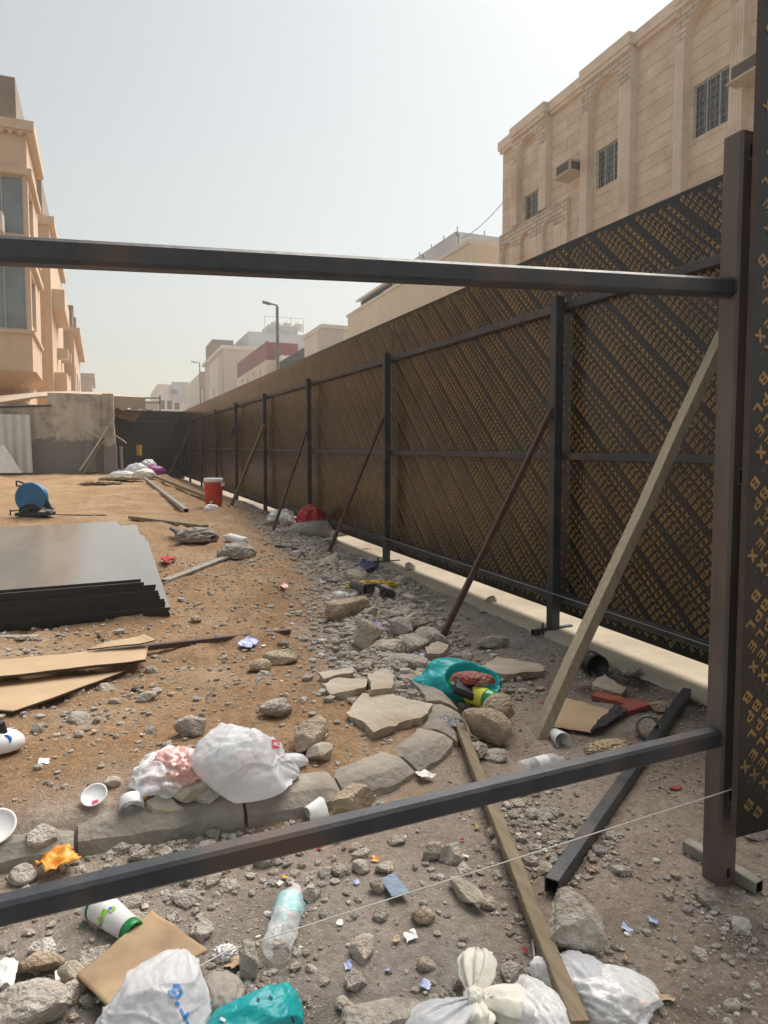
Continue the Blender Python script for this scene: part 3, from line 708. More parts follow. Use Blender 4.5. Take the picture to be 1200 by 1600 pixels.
# awning behind the wall
aw = thing('carport_awning', 'beige fabric carport roof with scalloped edge behind the stained wall', 'awning', (-2, 27, 3.2))
def aP(px, py, Y): return pY(px, py, Y)
mb = MB()
A = [aP(-60, 642, 25.2), aP(60, 622, 25.2), aP(95, 612, 27.5), aP(150, 613, 27.8), aP(226, 620, 26.2), aP(170, 620, 25.2)]
l0 = [aP(x, y, 25.0) for x, y in ((-80, 640), (60, 619), (110, 616.5), (165, 618), (227, 621))]
l1 = [aP(x, y, 28.2) for x, y in ((-80, 625), (70, 612), (110, 611), (160, 613), (205, 618.5))]
mb.loft([[a, b, b-V(0, 0, .06), a-V(0, 0, .06)] for a, b in zip(l0, l1)])
mb.build('roof_cloth', M_awning, aw)
mb = MB(); rings = []
for k in range(61):
    t = k/60; P = l0[3].lerp(l0[4], (t-.0)) if True else None
    dz = .36+.10*abs(math.sin(t*math.pi*3.5))
    rings.append([P-V(0, .02, .05), P-V(0, .02, dz)])
mb.loft(rings, cap=False, closed=False); v = mb.build('valance', M_awning, aw, fixn=False); v.modifiers.new('t', 'SOLIDIFY').thickness = .01
mb = MB(); q0 = l0[3]-V(0, -.3, .62); q1 = l0[4]-V(.35, -.3, .80)
mb.loft([[q0, q0+V(0, 0, .34), q0+V(0, 1.5, .34)], [q1, q1+V(.25, 0, .34), q1+V(.25, 1.5, .34)]]); mb.build('underside', M_awnunder, aw)
mb = MB()
for (x0, y0, x1, y1) in ((226, 622, 250, 622), (226, 629, 250, 629), (250, 618, 250, 645)):
    a = pY(x0, y0, 30.0); b = pY(x1, y1, 30.0); mb.beam(a, b, .07, .07)
tag(mb.build('pipe_frame', M_frame, loc=pY(240, 640, 30)), 'thin pale pipe frame beyond the scalloped awning', 'frame')

# ------------------------------------------------------------------ building builder
def wall_holes(mb, axis, c, a0, a1, z0, z1, holes, depth, m=0, sgn=-1):
    """vertical wall plane with rectangular openings and reveals. axis 'x': plane X=c running along Y; axis 'y': plane Y=c along X"""
    def P(a, z, d=0): return (c-sgn*d, a, z) if axis == 'x' else (a, c-sgn*d, z)
    A = sorted(set([a0, a1]+[h[0] for h in holes]+[h[1] for h in holes])); Z = sorted(set([z0, z1]+[h[2] for h in holes]+[h[3] for h in holes]))
    for i in range(len(A)-1):
        for j in range(len(Z)-1):
            am = (A[i]+A[i+1])/2; zm = (Z[j]+Z[j+1])/2
            if any(h[0] < am < h[1] and h[2] < zm < h[3] for h in holes): continue
            mb.poly([P(A[i], Z[j]), P(A[i+1], Z[j]), P(A[i+1], Z[j+1]), P(A[i], Z[j+1])], m)
    for (h0, h1, hz0, hz1) in holes:
        for q in (((h0, hz0), (h1, hz0)), ((h1, hz0), (h1, hz1)), ((h1, hz1), (h0, hz1)), ((h0, hz1), (h0, hz0))):
            mb.poly([P(*q[0]), P(*q[1]), P(*q[1], depth), P(*q[0], depth)], m)
def window(parent, axis, c, h, depth, sgn=-1, glass=None, mull=1, grille=False):
    def P(a, z, d): return (c-sgn*d, a, z) if axis == 'x' else (a, c-sgn*d, z)
    a0, a1, z0, z1 = h
    mb = MB(); mb.poly([P(a0, z0, depth*.9), P(a1, z0, depth*.9), P(a1, z1, depth*.9), P(a0, z1, depth*.9)])
    wn = mb.build('window', glass or M_glassd, parent)
    mb = MB(); t = .05
    def bar(b0, b1, y0, y1, d0, d1):
        q = P(b0, y0, d0); r = P(b1, y1, d1); mb.box(min(q[0], r[0]), max(q[0], r[0]), min(q[1], r[1]), max(q[1], r[1]), y0, y1)
    d0, d1 = depth*.62, depth*.86
    bar(a0, a1, z0, z0+t, d0, d1); bar(a0, a1, z1-t, z1, d0, d1); bar(a0, a0+t, z0+t, z1-t, d0, d1); bar(a1-t, a1, z0+t, z1-t, d0, d1)
    for k in range(mull):
        m_ = a0+(a1-a0)*(k+1)/(mull+1); bar(m_-t*.4, m_+t*.4, z0+t, z1-t, d0+.002, d1-.002)
    mb.build('frame', M_frame, wn)
    if grille:
        mb = MB(); n = 7
        for k in range(1, n):
            a = a0+(a1-a0)*k/n; mb.tube([P(a, z0, .05), P(a, z1, .05)], .008, 5)
        for z in (z0+.18*(z1-z0), z0+.82*(z1-z0)): mb.tube([P(a0, z, .06), P(a1, z, .06)], .008, 5)
        for k in range(n):
            a = a0+(a1-a0)*(k+.5)/n
            for z, r in ((z0+.5*(z1-z0), .07), (z0+.33*(z1-z0), .05), (z0+.67*(z1-z0), .05)):
                mb.tube([P(a+r*math.cos(j*.7)*.8, z+r*math.sin(j*.7), .045) for j in range(9)], .006, 4)
        mb.build('grille', M_grille, wn)
    return wn
def slab_box(name, parent, m, x0, x1, y0, y1, z0, z1):
    mb = MB(); mb.box(x0, x1, y0, y1, z0, z1); return mb.build(name, m, parent)
def ac_unit(parent, P, s=.62, dep_=.55):
    x, y, z = P; mb = MB(); mb.box(x-dep_, x+.02, y-s/2, y+s/2, z, z+.44)
    u = mb.build('air_conditioner', M_ac, parent)
    mb = MB(); mb.box(x-dep_-.004, x-dep_+.02, y-s/2+.05, y+s/2-.05, z+.07, z+.38); mb.box(x-dep_+.08, x-.12, y-s/2-.004, y-s/2+.02, z+.08, z+.36); mb.build('vent', M_acgrille, u)
    mb = MB(); mb.box(x-dep_-.07, x, y-s/2-.07, y+s/2+.07, z-.04, z-.002); mb.build('shelf', M_ac, u)

# ---- the stone-clad building on the right
XB = 16.7
b = thing('stone_building', 'tall stone clad apartment building with blind arches rising beyond the printed fence', 'building', (XB, 21, .5))
RT_ = 15.02
wins = [(24.9, 26.25, 11.05, 12.4), (20.25, 21.55, 11.05, 12.4), (15.66, 17.06, 10.95, 12.5), (10.6, 11.9, 11.0, 12.3)]
acs = [(22.72, 11.95), (14.55, 11.55)]
mb = MB(); wall_holes(mb, 'x', XB, 2.0, 28.0, -.5, RT_, wins, .12)
mb.poly([(XB, 28, -.5), (XB, 28, RT_), (XB+14, 28, RT_), (XB+14, 28, -.5)]); mb.poly([(XB, 2, -.5), (XB, 2, RT_), (XB+14, 2, RT_), (XB+14, 2, -.5)]); mb.poly([(XB, 2, RT_), (XB, 28, RT_), (XB+14, 28, RT_), (XB+14, 2, RT_)])
mb.build('wall', M_lime1, b, fixn=False)
for h in wins: window(b, 'x', XB, h, .10, glass=M_glassd, mull=2, grille=True)
for y, z in acs: ac_unit(b, (XB, y, z), s=.85 if y > 20 else 1.2, dep_=.62)
# cornice that steps out over every arch bay
bays = [(24.33, 26.85), (19.5, 22.12), (15.05, 17.55), (9.9, 12.5)]
mb = MB(); edges = [1.8]+[q for bb in sorted(bays) for q in bb]+[28.15]
for k in range(len(edges)-1):
    pr = .40 if k % 2 else .19
    a, c = edges[k], edges[k+1]
    mb.box(XB-pr, XB+.8, a+.001, c-.001, RT_-.02, RT_+.34); mb.box(XB-pr+.07, XB-.001, a+.06, c-.06, RT_-.16, RT_-.021)
mb.build('cornice', M_smooth, b)
def arch_bay(y0, y1, zlow, ztop, oy0, oy1, zarch, dep_, nm='arch_bay', flute=True):
    """projecting stone bay with a round-headed blind opening: pilasters, spandrel, soffit"""
    xf = XB-dep_; r = (oy1-oy0)/2; yc = (oy0+oy1)/2; zs = zarch-r
    mb = MB(); n = 22
    arc = [(yc+r*math.cos(math.pi*k/n), zs+r*math.sin(math.pi*k/n)) for k in range(n+1)]   # from high Y to low Y
    for k in range(n):
        (a, za), (c, zc) = arc[k], arc[k+1]
        mb.poly([(xf, a, za), (xf, a, ztop), (xf, c, ztop), (xf, c, zc)]); mb.poly([(xf, a, za), (xf, c, zc), (XB, c, zc), (XB, a, za)], 1)
    for (a, c) in ((oy1, y1), (y0, oy0)):
        mb.poly([(xf, a, zs), (xf, c, zs), (xf, c, ztop), (xf, a, ztop)])
    for yy in (y0, y1): mb.poly([(xf, yy, zs), (xf, yy, ztop), (XB, yy, ztop), (XB, yy, zs)], 1)
    mb.poly([(xf, y0, ztop), (xf, y1, ztop), (XB, y1, ztop), (XB, y0, ztop)], 1)
    bay = mb.build(nm, [M_split, M_smooth], b, fixn=False)
    for (a, c) in ((oy1, y1), (y0, oy0)):
        mb = MB(); mb.box(xf-.012, XB-.001, a+.002, c-.002, zlow, zs-.002); wd = c-a
        if flute:
            for k in range(3):
                q = a+wd*(.18+.25*k); mb.box(xf-.022, xf-.013, q, q+wd*.14, zlow+.03, zs-.12)
        mb.build('pilaster', M_smooth, bay)
for (y0, y1), (o0, o1), zl in zip(bays, [(24.78, 26.42), (20.08, 21.72), (15.5, 17.2), (10.5, 12.0)], (11.35, 3, 3, 3)):
    arch_bay(y0, y1, zl, RT_-.17, o0, o1, 14.66, .27)
for (y0, y1, o0, o1, zl) in ((26.75, 28.0, 27.12, 27.75, 8.0), (25.05, 26.73, 25.6, 26.3, 8.6), (23.05, 25.03, 23.9, 24.65, 9.3)):
    arch_bay(y0, y1, zl, 11.32, o0, o1, 10.86, .15, 'small_arch_bay')

# ---- left building
L = thing('peach_building', 'peach rendered apartment building with glazed corner bays left of the lot', 'building', (-2.3, 29, .8))
LX, LY = -2.25, 28.9
holes1 = [(-5.2, -2.40, 9.45, 11.48), (-5.2, -2.40, 6.1, 8.40)]
mb = MB(); wall_holes(mb, 'y', LY, -14, LX, 4.6, 13.0, holes1, .2)
side_holes = [(29.25, 31.0, 9.6, 11.3), (29.25, 31.0, 6.3, 8.2)]
wall_holes(mb, 'x', LX, LY, 33.2, 4.6, 13.0, side_holes, .2, sgn=1)
mb.poly([(-14, LY, 4.6), (LX, LY, 4.6), (LX, 33.2, 4.6), (-14, 33.2, 4.6)]); mb.poly([(LX, 33.2, 4.6), (LX, 33.2, 13), (-14, 33.2, 13), (-14, 33.2, 4.6)])
mb.build('bay_wall', M_peach, L, fixn=False)
for h in holes1: window(L, 'y', LY, h, .18, glass=M_glassb, mull=3)
for h in side_holes: window(L, 'x', LX, h, .18, sgn=1, glass=M_frame, mull=0)
slab_box('main_wall', L, M_peach, -14, -2.95, 31.2, 52, -.5, 13.0)
slab_box('cornice', L, M_peach2, -14.2, LX+.28, LY-.28, 33.3, 13.002, 13.32)
mb = MB()
rg = []
for k in range(53):
    x = LX+.2-k*.15; z = 12.86 if k % 2 == 0 else 12.95
    for xx in (x, x-.149): rg.append([(xx, LY-.2, z), (xx, LY-.02, z), (xx, LY-.02, 13.0), (xx, LY-.2, 13.0)])
mb.loft(rg); mb.build('dentil_band', M_peach2, L)
for z in (11.5, 8.42): slab_box('sill_band', L, M_peach2, -14.05, LX+.16, LY-.16, 33.0, z, z+.22)
for z in (5.95, 9.2): slab_box('sill_band', L, M_peach2, -14.04, LX+.1, LY-.1, 33.0, z, z+.12)
slab_box('parapet', L, M_brownpar, -14, LX-.32, LY+.35, 33.0, 13.322, 15.0)
mb = MB(); mb.loft([[(-14, LY-.1, 4.6), (LX+.1, LY-.1, 4.6), (LX+.1, 33.2, 4.6), (-14, 33.2, 4.6)], [(-14, LY+.6, 4.12), (LX-.5, LY+.6, 4.12), (LX-.5, 33.0, 4.12), (-14, 33.0, 4.12)]]); mb.build('soffit', M_peach, L)
mb = MB(); mb.tube([(-2.75, 30.6, -.2), (-2.75, 30.6, 4.2)], .22, 16); mb.tube([(-2.75, 30.6, 3.7), (-2.75, 30.6, 4.15)], [.24, .42], 16); mb.build('column', M_peach2, L)
mb = MB(); wall_holes(mb, 'y', 31.1, -14, -2.95, -.5, 4.4, [(-4.5, -3.6, 2.6, 3.9), (-6.5, -5.6, 1.5, 3.9)], .15); mb.build('ground_wall', M_peach, L, fixn=False)
for h in ((-4.5, -3.6, 2.6, 3.9), (-6.5, -5.6, 1.5, 3.9)): window(L, 'y', 31.1, h, .13, mull=1)
ac_ = slab_box('condenser', L, M_white2, -3.9, -3.0, LY-.75, LY-.02, 9.32, 9.95)
mb = MB(); mb.tube([(-3.9, LY-.4, 10.6), (-3.4, LY-.6, 10.3), (-3.1, LY-.5, 9.9)], .03, 6); mb.build('hose', M_black, L)
# ornamental side trim further along the street front
for (ya, yb, za, zb) in ((34.2, 36.0, 5.2, 8.0), (37.0, 38.8, 5.0, 7.9), (34.2, 36.0, 9.2, 11.6), (37.0, 38.8, 9.2, 11.6)):
    mb = MB(); r = (yb-ya)/2; n = 12
    pts = [(ya, za)]+[((ya+yb)/2-r*math.cos(math.pi*k/n), zb-r+r*math.sin(math.pi*k/n)) for k in range(n+1)]+[(yb, za)]
    for k in range(len(pts)-1):
        (a, c), (d, e) = pts[k], pts[k+1]; mb.beam((-2.9, a, c), (-2.9, d, e), .22, .22)
    mb.build('arch_trim', M_peach2, L)
    slab_box('window', L, M_glassd, -2.97, -2.9, ya+.3, yb-.3, za+.2, zb-r)
L2 = thing('peach_block', 'lower peach block with roof box and balconies just behind the corner bays', 'building', (-2.9, 45, .8))
slab_box('wall', L2, M_peach, -14, -2.2, 40.0, 52, -.5, 13.2)
slab_box('cornice', L2, M_peach2, -14, -1.95, 39.8, 52.2, 13.2, 13.6)
slab_box('parapet', L2, M_brownpar, -14, -2.5, 40.2, 47, 13.602, 15.6)
for z in (5.0, 9.2): slab_box('balcony', L2, M_peach2, -2.2, -1.6, 40.5, 46, z, z+1.0)
for y, z in ((44, 7.2), (46.5, 6.0), (48.5, 7.6)): slab_box('air_conditioner', L2, M_ac, -2.2, -1.65, y, y+.8, z, z+.55)
L3 = thing('far_peach_block', 'farther peach block with dark window boxes down the left street', 'building', (-2.4, 58, .8))
slab_box('wall', L3, M_peach, -14, -1.6, 53, 68, -.5, 10.2); slab_box('cornice', L3, M_peach2, -14, -1.2, 52.9, 68.1, 10.2, 10.5)
slab_box('upper_wall', L3, M_peach, -14, -2.4, 55, 68, 10.5, 14.0)
for y, z in ((54, 10.8), (57, 11.6), (60, 10.8), (63, 11.9)): slab_box('window_box', L3, M_brownpar, -2.4, -1.7, y, y+1.1, z, z+1.2)
for y in (54, 58, 62): slab_box('window', L3, M_glassd, -1.6, -1.57, y, y+1.4, 6.0, 8.0)
L4 = thing('small_grey_block', 'small pale block alone at the end of the left street', 'building', (-2, 90, .8))
slab_box('wall', L4, M_pinkw, -9.0, -4.1+3.2, 92, 104, -.5, 11.6); slab_box('cornice', L4, M_pinkw, -9.2, -.6, 91.8, 104.2, 11.6, 12.1)
slab_box('window', L4, M_glassd, -2.5, -1.6, 91.95, 92.0, 8.6, 10)

# ---- the row on the right beyond the stone building
def fY(px, X): return pX(px, 700, X).y
def fH(px, py, X): return pX(px, py, X).z
B1 = thing('cream_house', 'cream house with jutting upper floor and dark pergola on its roof', 'building', (16.5, 38, .8))
yA, yB = 30.6, fY(602, 16.5); yC = fY(536, 16.5)
slab_box('upper_wall', B1, M_cream, 16.5, 27, yA, yB-.01, 9.15, 11.75)
slab_box('upper_wall', B1, M_cream, 16.9, 27, yB, yC, 9.0, 12.0)
slab_box('coping', B1, M_white2, 16.4, 27.1, yA, yB+.1, 11.752, 11.95); slab_box('coping', B1, M_white2, 16.8, 27.1, yB+.11, yC+.1, 12.002, 12.16)
slab_box('lower_wall', B1, M_cream, 17.7, 27, yA, yC-1, -.5, 9.14)
slab_box('soffit_beam', B1, M_white2, 17.0, 17.7, yA, yC-.5, 8.7, 9.0)
for y in (33, 38.5, 43): slab_box('window', B1, M_glassd, 17.66, 17.72, y, y+1.3, 6.6, 8.2)
mb = MB(); ya, yb = yB+.3, yC-1.5
mb.loft([[(17.0, ya, 12.75), (17.0, ya, 12.9), (21.5, ya, 14.0), (21.5, ya, 13.85)], [(17.0, yb, 12.75), (17.0, yb, 12.9), (21.5, yb, 14.0), (21.5, yb, 13.85)]]); mb.build('pergola_roof', M_white2, B1)
mb = MB(); n = 17; rg = []
mb.box(17.45, 17.5, ya, yb, 12.02, 12.2); mb.box(17.45, 17.5, ya, yb, 12.66, 12.84)
for k in range(n+1):
    y = ya+(yb-ya)*k/n; mb.box(17.42, 17.448, y-.13, y+.13, 12.02, 12.84)
mb.build('pergola_slats', M_sawdark, B1)
mb = MB()
for y in (32, 36, 40.5): mb.tube([(16.6, y, 11.9), (16.6, y, 12.5)], .04, 6); mb.tube([(16.6, y, 12.5), (16.5, y, 12.7)], .09, 6)
mb.build('roof_lights', M_lamp, B1)
B1b = thing('grey_roof_block', 'tall plain blue-grey block standing behind the cream house', 'building', (20, 50, .8))
yA, yB = fY(710, 20), fY(636, 20); h = fH(710, 363, 20)
slab_box('wall', B1b, M_greyw, 20, 36, yA, yB, -.5, h)
mb = MB()
for k in range(5): mb.tube([(20.1, yA+(yB-yA)*k/4, h), (20.1, yA+(yB-yA)*k/4, h+.30)], .03, 6)
for k in range(1, 5): mb.tube([(20+2.0*k, yA+.1, h), (20+2.0*k, yA+.1, h+.30)], .03, 6)
mb.build('roof_studs', M_brownpar, B1b)
B2 = thing('white_house', 'white house with dark roof railing left of the cream house', 'building', (16.5, 62, .8))
yA, yB = fY(505, 16.5), fY(425, 16.5); h = fH(505, 512, 16.5)
slab_box('wall', B2, M_white2, 16.5, 30, yA, yA+5.5, -.5, h); slab_box('wall', B2, M_white2, 17.2, 30, yA+5.51, yB, -.5, h-1.3)
slab_box('coping', B2, M_white2, 16.35, 30.1, yA-.15, yA+5.6, h+.002, h+.3)
slab_box('pilaster', B2, M_pinkw, 16.3, 18.2, yA-.12, yA+.8, -.5, h-.02)
slab_box('window', B2, M_glassd, 21, 22.2, yA-.04, yA+.02, h-3.4, h-1.8)
mb = MB(); n = 26
for k in range(n+1):
    y = yA+5.8+(yB-yA-6.1)*k/n; mb.beam((17.25, y, h-1.3), (17.25, y, h-.3), .1, .1)
mb.beam((17.25, yA+5.8, h-.3), (17.25, yB, h-.3), .14, .14); mb.beam((17.25, yA+5.8, h-.85), (17.25, yB, h-.85), .1, .1); mb.build('railing', M_sawdark, B2)
sw = thing('spiked_wall', 'low white boundary wall topped by grey pointed finials behind the fence', 'wall', (13, 52, .8))
ya, yb = fY(535, 13.0), fY(436, 13.0); hh = fH(470, 588, 13.0)
slab_box('wall', sw, M_white2, 13, 13.3, fY(600, 13.0), yb, -.5, hh)
for px in (449, 456, 464, 473, 482):
    y = fY(px, 13.0); mb = MB(); mb.loft([[(13.0, y-.45, hh), (13.25, y-.45, hh), (13.25, y+.45, hh), (13.0, y+.45, hh)], [(13.1, y-.03, hh+1.15), (13.16, y-.03, hh+1.15), (13.16, y+.03, hh+1.15), (13.1, y+.03, hh+1.15)]]); mb.build('finial', M_pinkw, sw)
B3 = thing('maroon_topped_house', 'pale peach house wall with a maroon sheet screen along its roof', 'building', (16.5, 82, .8))
yA, yB = fY(418, 16.5), fY(371, 16.5); h = fH(418, 561, 16.5)
slab_box('wall', B3, M_cream, 16.5, 30, yA, yB, -.5, h); slab_box('screen', B3, M_redsheet, 16.6, 16.75, yA+.2, yB, h+.002, h+2.0)
slab_box('screen_return', B3, M_redsheet, 16.752, 20, yA+.2, yA+.35, h+.002, h+1.9)
for k in range(4): slab_box('vent', B3, M_brownpar, 16.46, 16.52, yA+3+3.6*k, yA+3.35+3.6*k, h-1.2+.3*(k % 2), h-.8+.3*(k % 2))
B3b = thing('white_side_house', 'plain white house wall behind the street lamp', 'building', (17.5, 74, .8))
slab_box('wall', B3b, M_white2, 17.5, 30, fY(440, 17.5), fY(419, 17.5)+2, -.5, h+.2)
B7 = thing('grey_tower_block', 'grey concrete block with roof tanks behind the maroon screened house', 'building', (26, 110, .8))
P = pD(424, 520, 112)
slab_box('wall', B7, M_greyw, P.x-3.6, P.x+8, P.y, P.y+14, -.5, P.z); slab_box('roof_room', B7, M_greyw, P.x-.2, P.x+4.5, P.y+1, P.y+6, P.z, P.z+1.5)
mb = MB()
for k in range(3): mb.lathe((P.x+1.2+1.9*k, P.y+2, P.z+.9), (0, 0, 1), [(.05, 0), (.8, .02), (.8, 1.1), (.3, 1.5), (.05, 1.55)], 12)
for k in range(4): mb.tube([(P.x-1+2.1*k, P.y+.3, P.z), (P.x-1+2.1*k, P.y+.3, P.z+2.6)], .06, 5)
mb.beam((P.x-1, P.y+.3, P.z+2.6), (P.x+5.3, P.y+.3, P.z+2.6), .08, .08)
mb.build('roof_tanks', M_white2, B7)
B4 = thing('pink_grey_block', 'pinkish grey apartment block with rounded corner pier and tall slot windows', 'building', (16.5, 110, .8))
yA, yB = fY(352, 16.5), fY(322, 16.5); h = fH(352, 543, 16.5)
slab_box('wall', B4, M_pinkw, 16.5, 32, yA, yB, -.5, h); slab_box('coping', B4, M_white2, 16.1, 32, yA-.4, yB+.2, h+.002, h+.5)
slab_box('pier', B4, M_white2, 15.7, 16.49, yA+1, yA+9, -.5, h-1.2); slab_box('roof_room', B4, M_brownpar, 16.7, 20, yB-8, yB, h+.5, h+3.4)
for k in range(2):
    for z in (h-6.5, h-13): slab_box('window', B4, M_glassd, 16.42, 16.52, yA+13+9*k, yA+15+9*k, z, z+3.0)
slab_box('window', B4, M_glassd, 15.62, 15.72, yA+4.5, yA+5.8, h-9, h-5)
B5 = thing('white_pink_block', 'white block with pink gable and wall boxes farther up the right row', 'building', (16.5, 145, .8))
yA, yB = fY(316, 16.5), fY(292, 16.5); h = fH(316, 579, 16.5)
slab_box('wall', B5, M_white2, 16.5, 34, yA+.3, yB, -.5, h); slab_box('gable', B5, M_pinkp, 16.4, 34, yA-.3, yA+.29, -.5, h)
for k in range(3):
    slab_box('window', B5, M_glassd, 16.4, 16.52, yA+6+10*k, yA+9+10*k, h-9, h-5); slab_box('air_conditioner', B5, M_ac, 15.6, 16.4, yA+3.5+10*k, yA+5+10*k, h-8.5, h-7)
B6 = thing('far_white_block', 'far white block with one dark window at the end of the street', 'building', (8, 170, .8))
a = pD(246, 600, 165); c = pD(296, 600, 165)
slab_box('wall', B6, M_white2, a.x, c.x+2, a.y, a.y+25, -.5, a.z); slab_box('upper_wall', B6, M_greyw, a.x+3.2, c.x, a.y-.6, a.y-.01, a.z-4.2, a.z+.6)
p = pD(268, 607, 163.6); q = pD(279, 614, 163.6); slab_box('window', B6, M_glassb, p.x, q.x, a.y-.68, a.y-.58, q.z, p.z)
for k in range(3): 
    p = pD(250+12*k, 625, 164.6); slab_box('window', B6, M_glassd, p.x, p.x+1.1, a.y-.06, a.y+.05, p.z-2, p.z)
B8 = thing('low_pink_house', 'low pinkish house seen over the black end hoarding', 'building', (2, 120, .8))
a = pD(214, 629, 130); c = pD(248, 633, 130); slab_box('wall', B8, M_pinkw, a.x, c.x, a.y, a.y+12, -.5, a.z); slab_box('coping', B8, M_white2, a.x-.2, c.x+.2, a.y-.2, a.y+12.2, a.z+.002, a.z+.4)
slab_box('window', B8, M_glassd, (a.x+c.x)/2-.8, (a.x+c.x)/2+.8, a.y-.06, a.y+.02, a.z-2.6, a.z-1.2)
# street lamps
def lamp(px, py, D, hx, label):
    t = pD(px, py, D); s = thing('street_lamp', label, 'street lamp', (t.x, t.y, .8), 'street lamps behind the fence')
    mb = MB(); mb.tube([(t.x, t.y, -.2), (t.x, t.y, t.z-.05)], [.10, .06], 10); mb.build('pole', M_lamp, s)
    u = Vector(RT)*-1
    mb = MB(); mb.tube([t-V(0, 0, .1), t+V(0, 0, 0), t+u*hx*.5+V(0, 0, .06), t+u*hx*.75+V(0, 0, .1)], .04, 8); mb.build('arm', M_lamp, s)
    e = t+u*hx*.6+V(0, 0, .06); f = t+u*hx*1.2+V(0, 0, .14); mb = MB(); mb.beam(e, f, .24, .11, ch=.3); mb.build('lamp_head', M_lamp, s)
lamp(433, 477, 30, .50, 'tall grey street lamp rising above the middle of the fence')
lamp(312, 567, 75, .72, 'small distant grey street lamp before the white and pink block')
a = pX(785, 318, 20.0); c = pD(690, 430, 60)
# ------------------------------------------------------------------ rocks, slabs, bags
def ico(sub):
    bm = bmesh.new(); bmesh.ops.create_icosphere(bm, subdivisions=sub, radius=1.0)
    v = np.array([q.co[:] for q in bm.verts]); f = [tuple(x.index for x in p.verts) for p in bm.faces]; bm.free(); return v, f
ICO = {k: ico(k) for k in (1, 2, 3, 4, 5, 6)}
def rock_pts(seed, sub=4, planes=11, rough=.05, flat=1.0):
    rs = np.random.RandomState(seed); v, f = ICO[sub]
    n = rs.normal(size=(planes, 3)); n /= np.linalg.norm(n, axis=1)[:, None]; h = rs.uniform(.55, .95, planes)
    d = v@n.T; r = np.min(np.where(d > .05, h/np.maximum(d, .05), 9), axis=1); r = np.minimum(r, 1.12)
    p = v*r[:, None]
    o = seed*3.17
    w = np.array([noise.fractal(Vector(q*2.2)+Vector((o, 0, 0)), 1.0, 2.2, 4)*.7+noise.fractal(Vector(q*6)+Vector((0, o, 0)), 1.0, 2.0, 4)*.55 for q in v]) if sub >= 3 else rs.normal(size=len(v))*.5
    p = p+v*(w*rough)[:, None]
    p[:, 2] *= flat
    return p, f
def mesh_obj(name, P, f, m, parent=None, loc=None, smooth=True, mi=None):
    mb = MB(); mb.v = [tuple(q) for q in P]; mb.f = list(f); mb.m = mi or [0]*len(f)
    return mb.build(name, m, parent, loc, smooth=smooth, fixn=False)
def sharp(o, ang=38):
    bm = bmesh.new(); bm.from_mesh(o.data)
    for e in bm.edges:
        if len(e.link_faces) == 2 and e.calc_face_angle(0) > R(ang): e.smooth = False
    bm.to_mesh(o.data); bm.free()
def rotz(P, a): c, s_ = math.cos(a), math.sin(a); return P@np.array([[c, s_, 0], [-s_, c, 0], [0, 0, 1]])
def tilt(P, ax, a):
    return np.array([(Matrix.Rotation(a, 3, ax)@Vector(q))[:] for q in P])
def rock(name, label, px, py, sz, seed, m=None, rz=0, tl=None, sink=.25, dz=0, cat='rock', rough=.05, planes=11, group=None, sub=4):
    """px,py: where the middle of its foot stands; sz: full size in metres"""
    P, f = rock_pts(seed, sub, planes, rough); P = P*np.array(sz)/2
    if tl: P = tilt(P, tl[0], tl[1])
    P = rotz(P, rz); c = gp(px, py); zmin = P[:, 2].min()
    P = P+np.array([c.x, c.y, c.z-zmin-sink*sz[2]*.5+dz])
    o = mesh_obj(name, P, f, m or M_stone, loc=c, smooth=False); return tag(o, label, cat, group)
def slab(name, label, outline_px, th, seed, m=None, dz=0.0, tiltz=0.0, cat='slab', bev=.012):
    """broken flat piece: outline of its top face given as photo pixels on the ground, then real thickness below"""
    pts = [gp(x, y, dz+th) for x, y in outline_px]
    zc = sum(p.z for p in pts)/len(pts); c = sum(pts, Vector())/len(pts)
    bm = bmesh.new(); rs = np.random.RandomState(seed); ring = []
    for i, q in enumerate(pts):
        q2 = pts[(i+1) % len(pts)]; L = (q2-q).length; n = max(1, int(L/.035))
        for k in range(n):
            w = q.lerp(q2, k/n); j = 0 if k == 0 else 1
            ring.append(w+Vector((rs.normal()*.006*j, rs.normal()*.006*j, 0)))
    tv = [bm.verts.new((p.x, p.y, zc+(p.z-zc)*.6)) for p in ring]; ft = bm.faces.new(tv); bm.normal_update()
    if ft.normal.z < 0: ft.normal_flip()
    r = bmesh.ops.extrude_face_region(bm, geom=[ft]); nv = [g for g in r['geom'] if isinstance(g, bmesh.types.BMVert)]
    tops = [q for q in bm.verts if q not in nv]
    for q in (nv if nv[0].co.z < tops[0].co.z-1e-6 else nv): q.co.z -= th; q.co.x += rs.normal()*.006+(c.x-q.co.x)*.03; q.co.y += rs.normal()*.006+(c.y-q.co.y)*.03
    bmesh.ops.recalc_face_normals(bm, faces=bm.faces)
    bmesh.ops.triangulate(bm, faces=bm.faces); 
    for _ in range(3):
        le = [e for e in bm.edges if e.calc_length() > .022]
        if not le: break
        bmesh.ops.subdivide_edges(bm, edges=le, cuts=1); bmesh.ops.triangulate(bm, faces=bm.faces)
    for q in bm.verts:
        w = noise.fractal(q.co*14+Vector((seed, 0, 0)), 1, 2.1, 4); q.co += Vector((w*.6, noise.noise(q.co*17)*.6, w*.8))*.008
    me = bpy.data.meshes.new(name); 
    for q in bm.verts: q.co -= c
    bm.to_mesh(me); bm.free(); me.materials.append(m or M_slab)
    o = bpy.data.objects.new(name, me); COL.objects.link(o); o.location = c; o['_o'] = tuple(c)
    return tag(o, label, cat)
